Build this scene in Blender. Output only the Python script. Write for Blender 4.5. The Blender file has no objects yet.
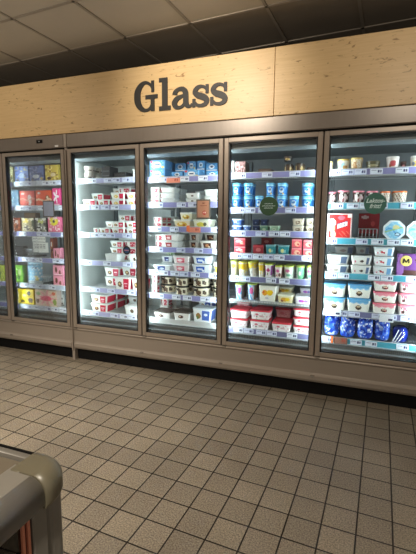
import bpy, math, random
from mathutils import Vector, Matrix
random.seed(4)
SC = bpy.context.scene
COL = SC.collection

# ------------------------------------------------------------------ colour / materials
def lin(c):
    return tuple(((v/255)/12.92 if v/255 <= .04045 else ((v/255+.055)/1.055)**2.4) for v in c)

def mat(name, rgb=(128,128,128), rough=.5, metal=0., spec=.5):
    m = bpy.data.materials.new(name); m.use_nodes = True
    b = m.node_tree.nodes['Principled BSDF']
    b.inputs['Base Color'].default_value = (*lin(rgb), 1)
    b.inputs['Roughness'].default_value = rough
    b.inputs['Metallic'].default_value = metal
    b.inputs['Specular IOR Level'].default_value = spec
    return m, m.node_tree, b

def N(nt, t, **kw):
    n = nt.nodes.new(t)
    for k, v in kw.items(): setattr(n, k, v)
    return n

def noisy(name, rgb, rgb2, scale=40, rough=.5, metal=0., bump=0., stretch=(1,1,1), detail=3):
    m, nt, b = mat(name, rgb, rough, metal)
    tc = N(nt, 'ShaderNodeTexCoord'); mp = N(nt, 'ShaderNodeMapping'); mp.inputs['Scale'].default_value = stretch
    nz = N(nt, 'ShaderNodeTexNoise'); nz.inputs['Scale'].default_value = scale; nz.inputs['Detail'].default_value = detail
    rp = N(nt, 'ShaderNodeMix', data_type='RGBA')
    rp.inputs['A'].default_value = (*lin(rgb), 1); rp.inputs['B'].default_value = (*lin(rgb2), 1)
    nt.links.new(tc.outputs['Object'], mp.inputs[0]); nt.links.new(mp.outputs[0], nz.inputs['Vector'])
    nt.links.new(nz.outputs['Fac'], rp.inputs['Factor']); nt.links.new(rp.outputs['Result'], b.inputs['Base Color'])
    if bump:
        bp = N(nt, 'ShaderNodeBump'); bp.inputs['Strength'].default_value = bump; bp.inputs['Distance'].default_value = .002
        nt.links.new(nz.outputs['Fac'], bp.inputs['Height']); nt.links.new(bp.outputs[0], b.inputs['Normal'])
    return m

M = {}
M['metal'] = noisy('taupe_metal', (142,133,124), (132,123,115), 30, .36, .35, stretch=(1,1,.05))
M['frame'] = noisy('door_frame_metal', (178,165,153), (166,154,143), 30, .3, .35, stretch=(.05,1,1))
M['fascia'] = noisy('fascia_metal', (168,157,146), (158,148,138), 20, .42, .25, stretch=(.05,1,1))
M['black'] = mat('black_plastic', (9,9,10), .7, spec=.2)[0]
M['gasket'] = mat('black_gasket', (14,15,16), .45)[0]
M['liner'] = noisy('white_liner', (222,228,226), (210,218,217), 12, .4)
M['liner_grey'] = noisy('grey_liner', (150,157,160), (136,143,147), 12, .4, .1)
M['duct'] = noisy('grey_duct', (112,120,124), (100,108,112), 10, .35, .2)
M['shelf'] = noisy('shelf_enamel', (205,210,212), (192,198,201), 60, .4)
M['rail_lilac'] = noisy('lilac_rail', (146,146,200), (134,134,190), 25, .35)
M['rail_palelilac'] = noisy('pale_lilac_rail', (176,178,216), (164,168,210), 25, .35)
M['rail_teal'] = noisy('teal_rail', (84,176,200), (74,164,190), 25, .35)
M['rail_pale'] = noisy('pale_rail', (196,206,222), (182,194,214), 25, .35)
M['rail_dark'] = noisy('slate_purple_rail', (122,124,166), (108,110,152), 25, .35)
M['letter'] = noisy('charcoal_letter', (50,49,47), (43,42,41), 60, .55)
M['chrome'] = mat('chrome', (190,190,190), .25, 1)[0]
M['wire'] = mat('wire_grey', (150,155,158), .35, .7)[0]
M['dark_wire'] = mat('wire_dark', (60,64,68), .4, .5)[0]
M['chest'] = noisy('chest_grey', (138,134,126), (127,123,116), 18, .38, .1, stretch=(1,.1,1))
M['cap'] = noisy('chest_cap', (112,106,88), (100,95,79), 9, .36)
M['orange'] = mat('salmon_strip', (224,140,112), .4)[0]
M['bed'] = noisy('freezer_bed', (206,190,164), (186,170,146), 9, .6)
M['darkglass'] = mat('frosted_lid_glass', (112,104,91), .25)[0]

def attr_mat(name, rough, spec=.5):
    m, nt, b = mat(name, (255,255,255), rough, spec=spec)
    a = N(nt, 'ShaderNodeAttribute'); a.attribute_name = 'Col'
    nt.links.new(a.outputs['Color'], b.inputs['Base Color'])
    return m
M['print'] = attr_mat('printed_card', .42)
M['plastic'] = attr_mat('moulded_plastic', .35)

def glass_mat(name, tint=(.96,.985,.98), refl=1.0):
    m = bpy.data.materials.new(name); m.use_nodes = True; nt = m.node_tree
    nt.nodes.remove(nt.nodes['Principled BSDF']); out = nt.nodes['Material Output']
    tr = N(nt, 'ShaderNodeBsdfTransparent'); tr.inputs[0].default_value = (*tint, 1)
    gl = N(nt, 'ShaderNodeBsdfGlossy'); gl.inputs['Roughness'].default_value = .02
    fr = N(nt, 'ShaderNodeFresnel'); fr.inputs['IOR'].default_value = 1.45
    mu = N(nt, 'ShaderNodeMath', operation='MULTIPLY'); mu.inputs[1].default_value = refl
    mx = N(nt, 'ShaderNodeMixShader')
    nt.links.new(fr.outputs[0], mu.inputs[0]); nt.links.new(mu.outputs[0], mx.inputs[0])
    nt.links.new(tr.outputs[0], mx.inputs[1]); nt.links.new(gl.outputs[0], mx.inputs[2])
    nt.links.new(mx.outputs[0], out.inputs[0])
    return m
M['glass'] = glass_mat('door_glass', (.985,.995,.992), .6)
M['side_glass'] = glass_mat('chest_side_glass', (.9,.88,.85), 1.5)
M['lid_glass'] = glass_mat('lid_glass', (.80,.78,.74), 1.5)
M['clear'] = glass_mat('clear_plastic', (.85,.87,.88), 1.6)

def emit(name, rgb, s):
    m, nt, b = mat(name, rgb); b.inputs['Emission Color'].default_value = (*lin(rgb), 1); b.inputs['Emission Strength'].default_value = s
    return m
M['led'] = emit('led_strip', (225,240,255), 2)

# ------------------------------------------------------------------ camera
F = 396.0984; YAW, PITCH, ROLL = -.3539, -.136, .0082
CAM = Vector((0, -3.111, 1.3672))
fw = Vector((math.sin(YAW)*math.cos(PITCH), math.cos(YAW)*math.cos(PITCH), math.sin(PITCH)))
rt = Vector((math.cos(YAW), -math.sin(YAW), 0)); up = rt.cross(fw)
c_, s_ = math.cos(ROLL), math.sin(ROLL)
rt, up = c_*rt + s_*up, -s_*rt + c_*up
cam = bpy.data.cameras.new('camera'); co = bpy.data.objects.new('camera', cam); COL.objects.link(co)
cam.sensor_fit = 'HORIZONTAL'; cam.sensor_width = 36; cam.lens = F/416*36; cam.clip_start = .02
mm = Matrix((rt, up, -fw)).transposed().to_4x4(); mm.translation = CAM; co.matrix_world = mm
SC.camera = co

def at(px, py, y):
    """point of the plane y = const seen at a place in the photograph"""
    d = fw + rt*((px-208)/F) - up*((py-277)/F)
    return CAM + d*((y-CAM.y)/d.y)

# ------------------------------------------------------------------ mesh helpers
class MB:
    def __init__(s): s.v = []; s.f = []; s.c = []
    def add(s, vs, fs, col=None):
        n = len(s.v); s.v += [tuple(v) for v in vs]
        for f in fs: s.f.append(tuple(i+n for i in f)); s.c.append(col or (200,200,200))
    def box(s, x0, x1, y0, y1, z0, z1, col=None, ch=0.):
        if ch <= 0:
            vs = [(x,y,z) for z in (z0,z1) for y in (y0,y1) for x in (x0,x1)]
            s.add(vs, [(0,2,3,1),(4,5,7,6),(0,1,5,4),(2,6,7,3),(0,4,6,2),(1,3,7,5)], col); return
        # box with chamfered edges
        ch = min(ch, .45*min(x1-x0, y1-y0, z1-z0)); vs = []
        X, Y, Z = (x0,x1), (y0,y1), (z0,z1); idx = {}
        for i in (0,1):
            for j in (0,1):
                for k in (0,1):
                    sx, sy, sz = (ch if i == 0 else -ch), (ch if j == 0 else -ch), (ch if k == 0 else -ch)
                    idx[i,j,k,'x'] = len(vs); vs.append((X[i], Y[j]+sy, Z[k]+sz))
                    idx[i,j,k,'y'] = len(vs); vs.append((X[i]+sx, Y[j], Z[k]+sz))
                    idx[i,j,k,'z'] = len(vs); vs.append((X[i]+sx, Y[j]+sy, Z[k]))
        fs = []
        for i in (0,1):
            q = [idx[i,0,0,'x'], idx[i,1,0,'x'], idx[i,1,1,'x'], idx[i,0,1,'x']]; fs.append(q if i else q[::-1])
            q = [idx[0,i,0,'y'], idx[1,i,0,'y'], idx[1,i,1,'y'], idx[0,i,1,'y']]; fs.append(q if not i else q[::-1])
            q = [idx[0,0,i,'z'], idx[1,0,i,'z'], idx[1,1,i,'z'], idx[0,1,i,'z']]; fs.append(q if i else q[::-1])
        for a in (0,1):
            for b in (0,1):
                fs.append([idx[0,a,b,'y'], idx[1,a,b,'y'], idx[1,a,b,'z'], idx[0,a,b,'z']])
                fs.append([idx[a,0,b,'x'], idx[a,1,b,'x'], idx[a,1,b,'z'], idx[a,0,b,'z']])
                fs.append([idx[a,b,0,'x'], idx[a,b,1,'x'], idx[a,b,1,'y'], idx[a,b,0,'y']])
        for i in (0,1):
            for j in (0,1):
                for k in (0,1): fs.append([idx[i,j,k,'x'], idx[i,j,k,'y'], idx[i,j,k,'z']])
        s.add(vs, fs, col)
    def grid(s, p00, p10, p11, p01, n, m, fn):
        p00, p10, p11, p01 = map(Vector, (p00,p10,p11,p01)); base = len(s.v)
        for j in range(m+1):
            for i in range(n+1):
                u, v = i/n, j/m
                s.v.append(tuple((p00*(1-u)+p10*u)*(1-v) + (p01*(1-u)+p11*u)*v))
        for j in range(m):
            for i in range(n):
                a = base+j*(n+1)+i
                s.f.append((a, a+1, a+n+2, a+n+1)); s.c.append(fn((i+.5)/n, (j+.5)/m))
    def loft(s, rings, col=None, cap0=True, cap1=True):
        n = len(rings[0]); vs = [v for r in rings for v in r]; fs = []
        for k in range(len(rings)-1):
            for i in range(n):
                j = (i+1) % n; fs.append((k*n+i, k*n+j, (k+1)*n+j, (k+1)*n+i))
        if cap0: fs.append(tuple(range(n))[::-1])
        if cap1: fs.append(tuple((len(rings)-1)*n+i for i in range(n)))
        s.add(vs, fs, col)
    def prism(s, pts, y0, y1, col=None):     # outline in x,z extruded along y
        s.loft([[(x,y0,z) for x,z in pts], [(x,y1,z) for x,z in pts]], col)
    def cyl(s, c, r, h, n=24, r2=None, axis='z', col=None):
        r2 = r if r2 is None else r2; R = []
        for t, rr in ((0,r),(h,r2)):
            ring = []
            for i in range(n):
                a = 2*math.pi*i/n; p = (rr*math.cos(a), rr*math.sin(a))
                if axis == 'z': ring.append((c[0]+p[0], c[1]+p[1], c[2]+t))
                elif axis == 'y': ring.append((c[0]+p[0], c[1]+t, c[2]+p[1]))
                else: ring.append((c[0]+t, c[1]+p[0], c[2]+p[1]))
            R.append(ring)
        s.loft(R, col)
    def tube(s, a, b, r, n=6, col=None):
        a, b = Vector(a), Vector(b); d = (b-a).normalized()
        u = d.orthogonal().normalized(); w = d.cross(u)
        s.loft([[tuple(p+r*(math.cos(2*math.pi*i/n)*u+math.sin(2*math.pi*i/n)*w)) for i in range(n)] for p in (a,b)], col)
    def mesh(s, name, m, smooth=False):
        me = bpy.data.meshes.new(name); me.from_pydata(s.v, [], s.f); me.materials.append(m)
        at_ = me.attributes.new('Col', 'FLOAT_COLOR', 'FACE')
        cc = []
        for c in s.c: cc += [*lin(c), 1.]
        at_.data.foreach_set('color', cc)
        if smooth:
            for p in me.polygons: p.use_smooth = True
        return me
    def build(s, name, m, parent=None, smooth=False):
        return link(name, s.mesh(name, m, smooth), parent)

def link(name, me, parent=None):
    o = bpy.data.objects.new(name, me); COL.objects.link(o)
    if parent is not None: o.parent = parent
    return o
def empty(name, loc=(0,0,0)):
    o = bpy.data.objects.new(name, None); COL.objects.link(o); o.location = loc; o.empty_display_size = .1; return o
def tag(o, label, cat, group=None):
    o['label'] = label; o['category'] = cat
    if group: o['group'] = group
    return o
def struct(o): o['kind'] = 'structure'; return o
def rrect(w, d, r, z, cx=0, cy=0, n=4):
    out = []
    for (sx, sy, a0) in ((1,1,0),(-1,1,90),(-1,-1,180),(1,-1,270)):
        for k in range(n+1):
            a = math.radians(a0+90*k/n)
            out.append((cx+sx*(w/2-r)+r*math.cos(a), cy+sy*(d/2-r)+r*math.sin(a), z))
    return out

# ------------------------------------------------------------------ floor, ceiling, wall
def floor_material():
    m, nt, b = mat('floor_tiles', (150,138,115), .55)
    geo = N(nt, 'ShaderNodeTexCoord'); mp = N(nt, 'ShaderNodeMapping', vector_type='TEXTURE')
    mp.inputs['Location'].default_value = (-.5163, -1.2064, 0); mp.inputs['Rotation'].default_value = (0, 0, -.0579)
    br = N(nt, 'ShaderNodeTexBrick'); br.offset = 0; br.squash = 1
    for k, v in (('Scale',1),('Mortar Size',.0038),('Mortar Smooth',.15),('Bias',0),('Brick Width',.15),('Row Height',.15)): br.inputs[k].default_value = v
    br.inputs['Color1'].default_value = (*lin((160,151,136)), 1); br.inputs['Color2'].default_value = (*lin((144,136,123)), 1)
    br.inputs['Mortar'].default_value = (*lin((30,24,19)), 1)
    nz = N(nt, 'ShaderNodeTexNoise'); nz.inputs['Scale'].default_value = 150; nz.inputs['Detail'].default_value = 2
    cr = N(nt, 'ShaderNodeValToRGB'); cr.color_ramp.elements[0].position = .35; cr.color_ramp.elements[1].position = .68
    cr.color_ramp.elements[0].color = (.56,.54,.52,1); cr.color_ramp.elements[1].color = (1.28,1.26,1.22,1)
    nz2 = N(nt, 'ShaderNodeTexNoise'); nz2.inputs['Scale'].default_value = 1.6; nz2.inputs['Detail'].default_value = 4
    cr2 = N(nt, 'ShaderNodeValToRGB'); cr2.color_ramp.elements[0].position = .3; cr2.color_ramp.elements[1].position = .7
    cr2.color_ramp.elements[0].color = (.78,.77,.76,1); cr2.color_ramp.elements[1].color = (1.08,1.07,1.05,1)
    m1 = N(nt, 'ShaderNodeMix', data_type='RGBA', blend_type='MULTIPLY'); m1.inputs['Factor'].default_value = 1
    m2 = N(nt, 'ShaderNodeMix', data_type='RGBA', blend_type='MULTIPLY'); m2.inputs['Factor'].default_value = 1
    L = nt.links.new
    L(geo.outputs['Object'], mp.inputs[0]); L(mp.outputs[0], br.inputs['Vector']); L(mp.outputs[0], nz.inputs['Vector']); L(mp.outputs[0], nz2.inputs['Vector'])
    L(nz.outputs['Fac'], cr.inputs[0]); L(nz2.outputs['Fac'], cr2.inputs[0])
    L(br.outputs['Color'], m1.inputs['A']); L(cr.outputs[0], m1.inputs['B']); L(m1.outputs['Result'], m2.inputs['A']); L(cr2.outputs[0], m2.inputs['B'])
    L(m2.outputs['Result'], b.inputs['Base Color'])
    bp = N(nt, 'ShaderNodeBump'); bp.inputs['Strength'].default_value = .5; bp.inputs['Distance'].default_value = .002; bp.invert = True
    L(br.outputs['Fac'], bp.inputs['Height']); L(bp.outputs[0], b.inputs['Normal'])
    return m
b = MB(); b.box(-7, 3.2, -6.5, 1.0, -.1, 0); struct(b.build('floor', floor_material()))

CZ = 2.8836; CR = -.0729
def ceil_pt(i, j):        # corner of ceiling cell i (along the cabinets), j (towards them)
    return (-3.0772 + i*.6 - CR*j*.6, .0394 + j*.6 + CR*i*.6)
tile_l = noisy('ceiling_tile', (186,174,156), (176,165,148), 5, .8, 0, .15)
tile_d = noisy('darker_ceiling_tile', (140,129,114), (126,116,103), 5, .8, 0, .15)  # darker tile colour for the rows nearest the cabinets
b = MB(); b.box(-7, 3.2, -6.5, 1.0, CZ+.02, CZ+.12)
cei = struct(b.build('ceiling', tile_l))
def grid_tiles(jr, m, name):
    b = MB()
    for i in range(-6, 11):
        for j in jr:
            p = [ceil_pt(i,j), ceil_pt(i+1,j), ceil_pt(i+1,j+1), ceil_pt(i,j+1)]
            cx = sum(q[0] for q in p)/4; cy = sum(q[1] for q in p)/4
            if not (-6.9 < cx < 3.1 and -6.4 < cy < .95): continue
            t = 1-.016/.6
            q = [(cx+(a-cx)*t, cy+(c-cy)*t) for a, c in p]
            b.loft([[(x,y,CZ-.0) for x,y in q], [(x,y,CZ+.02) for x,y in q]])
    o = b.build(name, m, cei); return o
grid_tiles(range(-10, 0), tile_l, 'ceiling_tiles')
grid_tiles(range(0, 2), tile_d, 'darker_ceiling_tiles')
b = MB()
def bar(p, q, w=.011):
    p, q = Vector((*p,0)), Vector((*q,0)); d = (q-p).normalized(); n = Vector((-d.y, d.x, 0))*w
    b.loft([[tuple(v+Vector((0,0,z))) for v in (p-n, q-n, q+n, p+n)] for z in (CZ-.006, CZ+.004)])
for j in range(-10, 3): bar(ceil_pt(-6.4,j), ceil_pt(10.4,j))
for i in range(-6, 11): bar(ceil_pt(i,-10.9), ceil_pt(i,1.5))
b.build('ceiling_grid', noisy('ceiling_grid_metal', (150,140,126), (142,132,118), 20, .5), cei)
b = MB(); b.box(-7, 3.2, .86, 1.0, 0, CZ+.1); struct(b.build('wall_back', noisy('back_wall_paint', (90,82,72), (80,73,64), 3, .8)))

# ------------------------------------------------------------------ wooden bulkhead above the cabinets
def wood():
    m, nt, b = mat('birch_board', (214,180,124), .42)
    tc = N(nt, 'ShaderNodeTexCoord'); L = nt.links.new
    mp = N(nt, 'ShaderNodeMapping'); mp.inputs['Scale'].default_value = (1.0, 6, 30)
    nz = N(nt, 'ShaderNodeTexNoise'); nz.inputs['Scale'].default_value = 3; nz.inputs['Detail'].default_value = 5; nz.inputs['Distortion'].default_value = .3
    cr = N(nt, 'ShaderNodeValToRGB'); e = cr.color_ramp.elements
    e[0].position = .3; e[0].color = (*lin((214,181,131)),1); e[1].position = .72; e[1].color = (*lin((226,195,145)),1)
    mp2 = N(nt, 'ShaderNodeMapping'); mp2.inputs['Scale'].default_value = (10, 20, 34)
    vo = N(nt, 'ShaderNodeTexNoise'); vo.inputs['Scale'].default_value = 1.3; vo.inputs['Detail'].default_value = 3; vo.inputs['Distortion'].default_value = 1.2
    cr2 = N(nt, 'ShaderNodeValToRGB'); e = cr2.color_ramp.elements
    e[0].position = .27; e[0].color = (.30,.20,.11,1); e[1].position = .37; e[1].color = (1,1,1,1)
    mx = N(nt, 'ShaderNodeMix', data_type='RGBA', blend_type='MULTIPLY'); mx.inputs['Factor'].default_value = .8
    L(tc.outputs['Object'], mp.inputs[0]); L(tc.outputs['Object'], mp2.inputs[0]); L(mp.outputs[0], nz.inputs['Vector']); L(mp2.outputs[0], vo.inputs['Vector'])
    L(nz.outputs['Fac'], cr.inputs[0]); L(vo.outputs['Fac'], cr2.inputs[0]); L(cr.outputs[0], mx.inputs['A']); L(cr2.outputs[0], mx.inputs['B'])
    L(mx.outputs['Result'], b.inputs['Base Color'])
    return m
M['wood'] = wood()
for x0, x1, lab in ((-5.4,-.6335,'long pale knotty birch board carrying the dark Glass lettering'), (-.6305,1.4,'pale knotty birch board right of the seam, above the rightmost doors')):
    b = MB(); b.box(x0, x1, 0, .018, 2.176, 2.662, ch=.002); o = b.build('wood_panel', M['wood'])
    for p in (x0+.02, x1-.06):
        b = MB(); b.box(p, p+.04, .018, .3, 2.2, 2.64); b.build('support_batten', M['wood'], o)
    tag(o, lab, 'wall panel', 'birch boards above the freezers')

# ------------------------------------------------------------------ "Glass" lettering
sign = empty('sign_lettering', (-1.81, 0, 2.29)); tag(sign, 'dark grey slab-serif lettering reading Glass mounted on birch board', 'sign')
def catmull(pts, n=7):
    out = []
    P = [pts[0]] + list(pts) + [pts[-1]]
    for i in range(1, len(P)-2):
        for k in range(n):
            t = k/n; a, b_, c, d = P[i-1], P[i], P[i+1], P[i+2]
            out.append(tuple(.5*((2*b_[q])+(-a[q]+c[q])*t+(2*a[q]-5*b_[q]+4*c[q]-d[q])*t*t+(-a[q]+3*b_[q]-3*c[q]+d[q])*t**3) for q in range(3)))
    out.append(pts[-1]); return out
LAY = [0]
def stroke(b, pts, ox, y0=-.009, y1=0., curve=True):
    LAY[0] += 1; y0 -= .00015*(LAY[0] % 6)
    P = catmull(pts) if curve else pts
    Lr = []
    for i, (x, z, w) in enumerate(P):
        a = P[max(i-1,0)]; c = P[min(i+1,len(P)-1)]
        dx, dz = c[0]-a[0], c[1]-a[1]; l = math.hypot(dx, dz) or 1
        nx, nz = -dz/l, dx/l
        Lr.append([(ox+x+nx*w/2, y0, z+nz*w/2), (ox+x-nx*w/2, y0, z-nz*w/2), (ox+x-nx*w/2, y1, z-nz*w/2), (ox+x+nx*w/2, y1, z+nz*w/2)])
    b.loft(Lr)
def bx(b, ox, x0, x1, z0, z1):
    LAY[0] += 1; b.box(ox+x0, ox+x1, -.009-.00015*(LAY[0] % 6), 0, z0, z1)
def letter(fn, ox):
    b = MB(); fn(b, ox); b.build('letter', M['letter'], sign)
def LG(b, o):
    stroke(b, [(.178,.168,.016),(.158,.212,.022),(.112,.236,.026),(.068,.217,.042),(.036,.172,.056),(.030,.122,.060),(.037,.075,.056),(.068,.031,.042),(.112,.014,.026),(.150,.026,.026),(.172,.06,.03),(.176,.10,.034)], o)
    bx(b, o, .164, .190, .155, .246); bx(b, o, .158, .192, .004, .125); bx(b, o, .108, .222, .103, .135)
def Ll(b, o): bx(b, o, .026, .076, .01, .256); bx(b, o, 0, .06, .224, .256); bx(b, o, -.002, .104, 0, .034)
def La(b, o):
    stroke(b, [(.026,.112,.044),(.034,.135,.036),(.062,.152,.03),(.098,.150,.038),(.120,.125,.046),(.124,.08,.046),(.126,.04,.046),(.142,.017,.034),(.166,.014,.022),(.180,.032,.016)], o)
    stroke(b, [(.118,.104,.018),(.082,.094,.030),(.045,.078,.042),(.024,.048,.048),(.036,.020,.040),(.066,.010,.026),(.096,.020,.024),(.116,.044,.024)], o)
def Ls(b, o):
    stroke(b, [(.128,.112,.014),(.112,.142,.022),(.078,.155,.025),(.044,.146,.034),(.026,.118,.042),(.044,.094,.046),(.080,.080,.050),(.112,.064,.048),(.126,.042,.042),(.112,.018,.034),(.074,.009,.026),(.038,.020,.024),(.016,.052,.016)], o)
    bx(b, o, .116, .141, .098, .166); bx(b, o, .002, .028, .0, .066)
for fn, px in ((LG,134.6),(Ll,159.6),(La,172.2),(Ls,192.4),(Ls,210.2)):
    letter(fn, at(px, 98, 0).x + 1.81)

# ------------------------------------------------------------------ cabinets
X0, W, GAP = -1.7935, .7689, .0322
ZB, ZT = .334, 2.036
DX = {2:(X0-W, X0), 3:(X0, X0+W), 4:(X0+W, X0+2*W), 5:(X0+2*W, X0+3*W)}
DX[1] = (X0-2*W-GAP, X0-W-GAP); DX[0] = (DX[1][0]-W, DX[1][0])
SH = {0:[1.77,1.525,1.26,.992,.715,.485], 1:[1.77,1.525,1.26,.992,.715,.485], 2:[1.775,1.527,1.264,.992,.726,.485],
      3:[1.765,1.545,1.33,1.146,.933,.717,.482], 4:[1.776,1.495,1.304,1.114,.920,.718,.470], 5:[1.775,1.525,1.258,.989,.692,.470]}
RAIL = {0:['rail_lilac']*6, 1:['rail_pale','rail_pale']+['rail_lilac']*2+['rail_pale']*2, 2:['rail_palelilac']*6, 3:['rail_lilac']*6+['shelf'],
        4:['rail_lilac']*3+['rail_dark']*2+['shelf','rail_dark'], 5:['rail_lilac','rail_teal','rail_teal','rail_teal','rail_dark','rail_teal']}
YS = .12            # shelf front
def tag_mesh(w=.075, kind=0):
    b = MB(); base = [(214,222,244),(226,234,248),(236,142,112)][kind]
    ink = [(70,74,130),(60,64,110),(190,60,40)][kind]
    def fn(u, v):
        if .62 < u < .9 and .28 < v < .7 and int(u*20) % 4 != 3: return ink
        if .08 < u < .5 and (.62 < v < .75): return tuple((a+b_)//2 for a, b_ in zip(base, ink))
        return base
    b.box(-w/2, w/2, 0, .0015, 0, .038, base)
    b.grid((-w/2,-.0004,0),(w/2,-.0004,0),(w/2,-.0004,.038),(-w/2,-.0004,.038), 20, 8, fn)
    return b.mesh('price_tag', M['print'])
TAGM = [tag_mesh(.085,0), tag_mesh(.085,1), tag_mesh(.1,2)]

def build_shelf(root, d, k, zt, ends=(0,0)):
    x0, x1 = DX[d][0]+.012, DX[d][1]-.012
    zt0 = zt-.010
    b = MB()
    b.box(x0, x1, YS+.006, YS+.05, zt0-.012, zt0-.002)
    # wires of the deck, front to back, on two cross rods
    nw = int((x1-x0)/.017)
    for i in range(nw+1):
        x = x0+.002+(x1-x0-.004)*i/nw; b.tube((x,YS+.048,zt0-.002),(x,.66,zt0-.002), .0026, 4)
    for y in (.3, .48, .66): b.tube((x0,y,zt0-.008),(x1,y,zt0-.008), .0035, 6)
    for x in (x0, x1-.006): b.prism([(x,zt0-.024),(x+.006,zt0-.024),(x+.006,zt0-.005),(x,zt0-.005)], YS+.1, .72)
    sh = b.build('shelf', M['shelf'], root)
    last = k == len(SH[d])-1
    m = M[RAIL[d][k]]
    b = MB()
    if RAIL[d][k] == 'shelf' and not last:      # wire front instead of a ticket rail
        for z in (zt-.03, zt-.002): b.tube((x0,YS,z),(x1,YS,z), .003, 6)
        n = int((x1-x0)/.022)
        for i in range(n): x = x0+.01+i*.022; b.tube((x,YS,zt-.03),(x,YS,zt-.002), .002, 4)
        b.build('wire_front', M['wire'], sh); return sh
    b.prism([(0,zt),(.006,zt),(.006,zt-.046),(0,zt-.046)], x0, x1)
    b.v = [(y, YS+x, z) for x, y, z in b.v]
    b.build('price_rail', m, sh)
    b = MB(); b.tube((x0,YS+.002,zt+.001),(x1,YS+.002,zt+.001), .003, 6); b.tube((x0,YS-.002,zt-.047),(x1,YS-.002,zt-.047), .002, 6)
    b.build('rail_edge', M['shelf'], sh)
    if RAIL[d][k] != 'shelf' and d != 0:
        rnd = random.Random(d*17+k); x = x0+.02+rnd.random()*.05
        while x < x1-.1:
            o = link('price_tag', TAGM[0 if rnd.random() < .5 else 1], sh); o.location = (x+.0425, YS-.0026, zt-.042)
            x += .09+rnd.choice((.0,.0,.02,.08,.13))
    return sh

def build_door(root, d):
    x0, x1 = DX[d][0]+.0045, DX[d][1]-.0045
    fwid = .037
    b = MB()
    b.box(x0, x0+fwid, 0, .032, ZB, ZT, ch=.004); b.box(x1-fwid, x1, 0, .032, ZB, ZT, ch=.004)
    b.box(x0+fwid-.002, x1-fwid+.002, .001, .031, ZT-.034, ZT, ch=.003); b.box(x0+fwid-.002, x1-fwid+.002, .001, .031, ZB, ZB+.036, ch=.003)
    dr = b.build('door', M['frame'], root)
    b = MB(); g = .010; a0, a1, c0, c1 = x0+fwid-.001, x1-fwid+.001, ZB+.035, ZT-.033
    b.box(a0, a0+g, .006, .05, c0, c1); b.box(a1-g, a1, .006, .05, c0, c1); b.box(a0, a1, .006, .05, c1-g, c1); b.box(a0, a1, .006, .05, c0, c0+g*.6)
    b.build('gasket', M['gasket'], dr)
    b = MB(); b.box(a0+.002, a1-.002, .016, .022, c0+.001, c1-.001); b.build('glass', M['glass'], dr)
    b = MB()
    for s in range(1):
        hx = x1-.010
        b.loft([[(hx-.006,-.001,1.05),(hx+.006,-.001,1.05),(hx+.006,.004,1.05),(hx-.006,.004,1.05)],
                [(hx-.007,-.012,1.12),(hx+.004,-.012,1.12),(hx+.006,.004,1.12),(hx-.007,.004,1.12)],
                [(hx-.007,-.012,1.30),(hx+.004,-.012,1.30),(hx+.006,.004,1.30),(hx-.007,.004,1.30)],
                [(hx-.006,-.001,1.37),(hx+.006,-.001,1.37),(hx+.006,.004,1.37),(hx-.006,.004,1.37)]])
    b.build('handle', M['frame'], dr)
    b = MB(); b.box(x0+.002, x0+.04, -.004, .03, ZB-.014, ZB-.002, ch=.002); b.build('hinge', M['chrome'], dr)
    return dr

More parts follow.
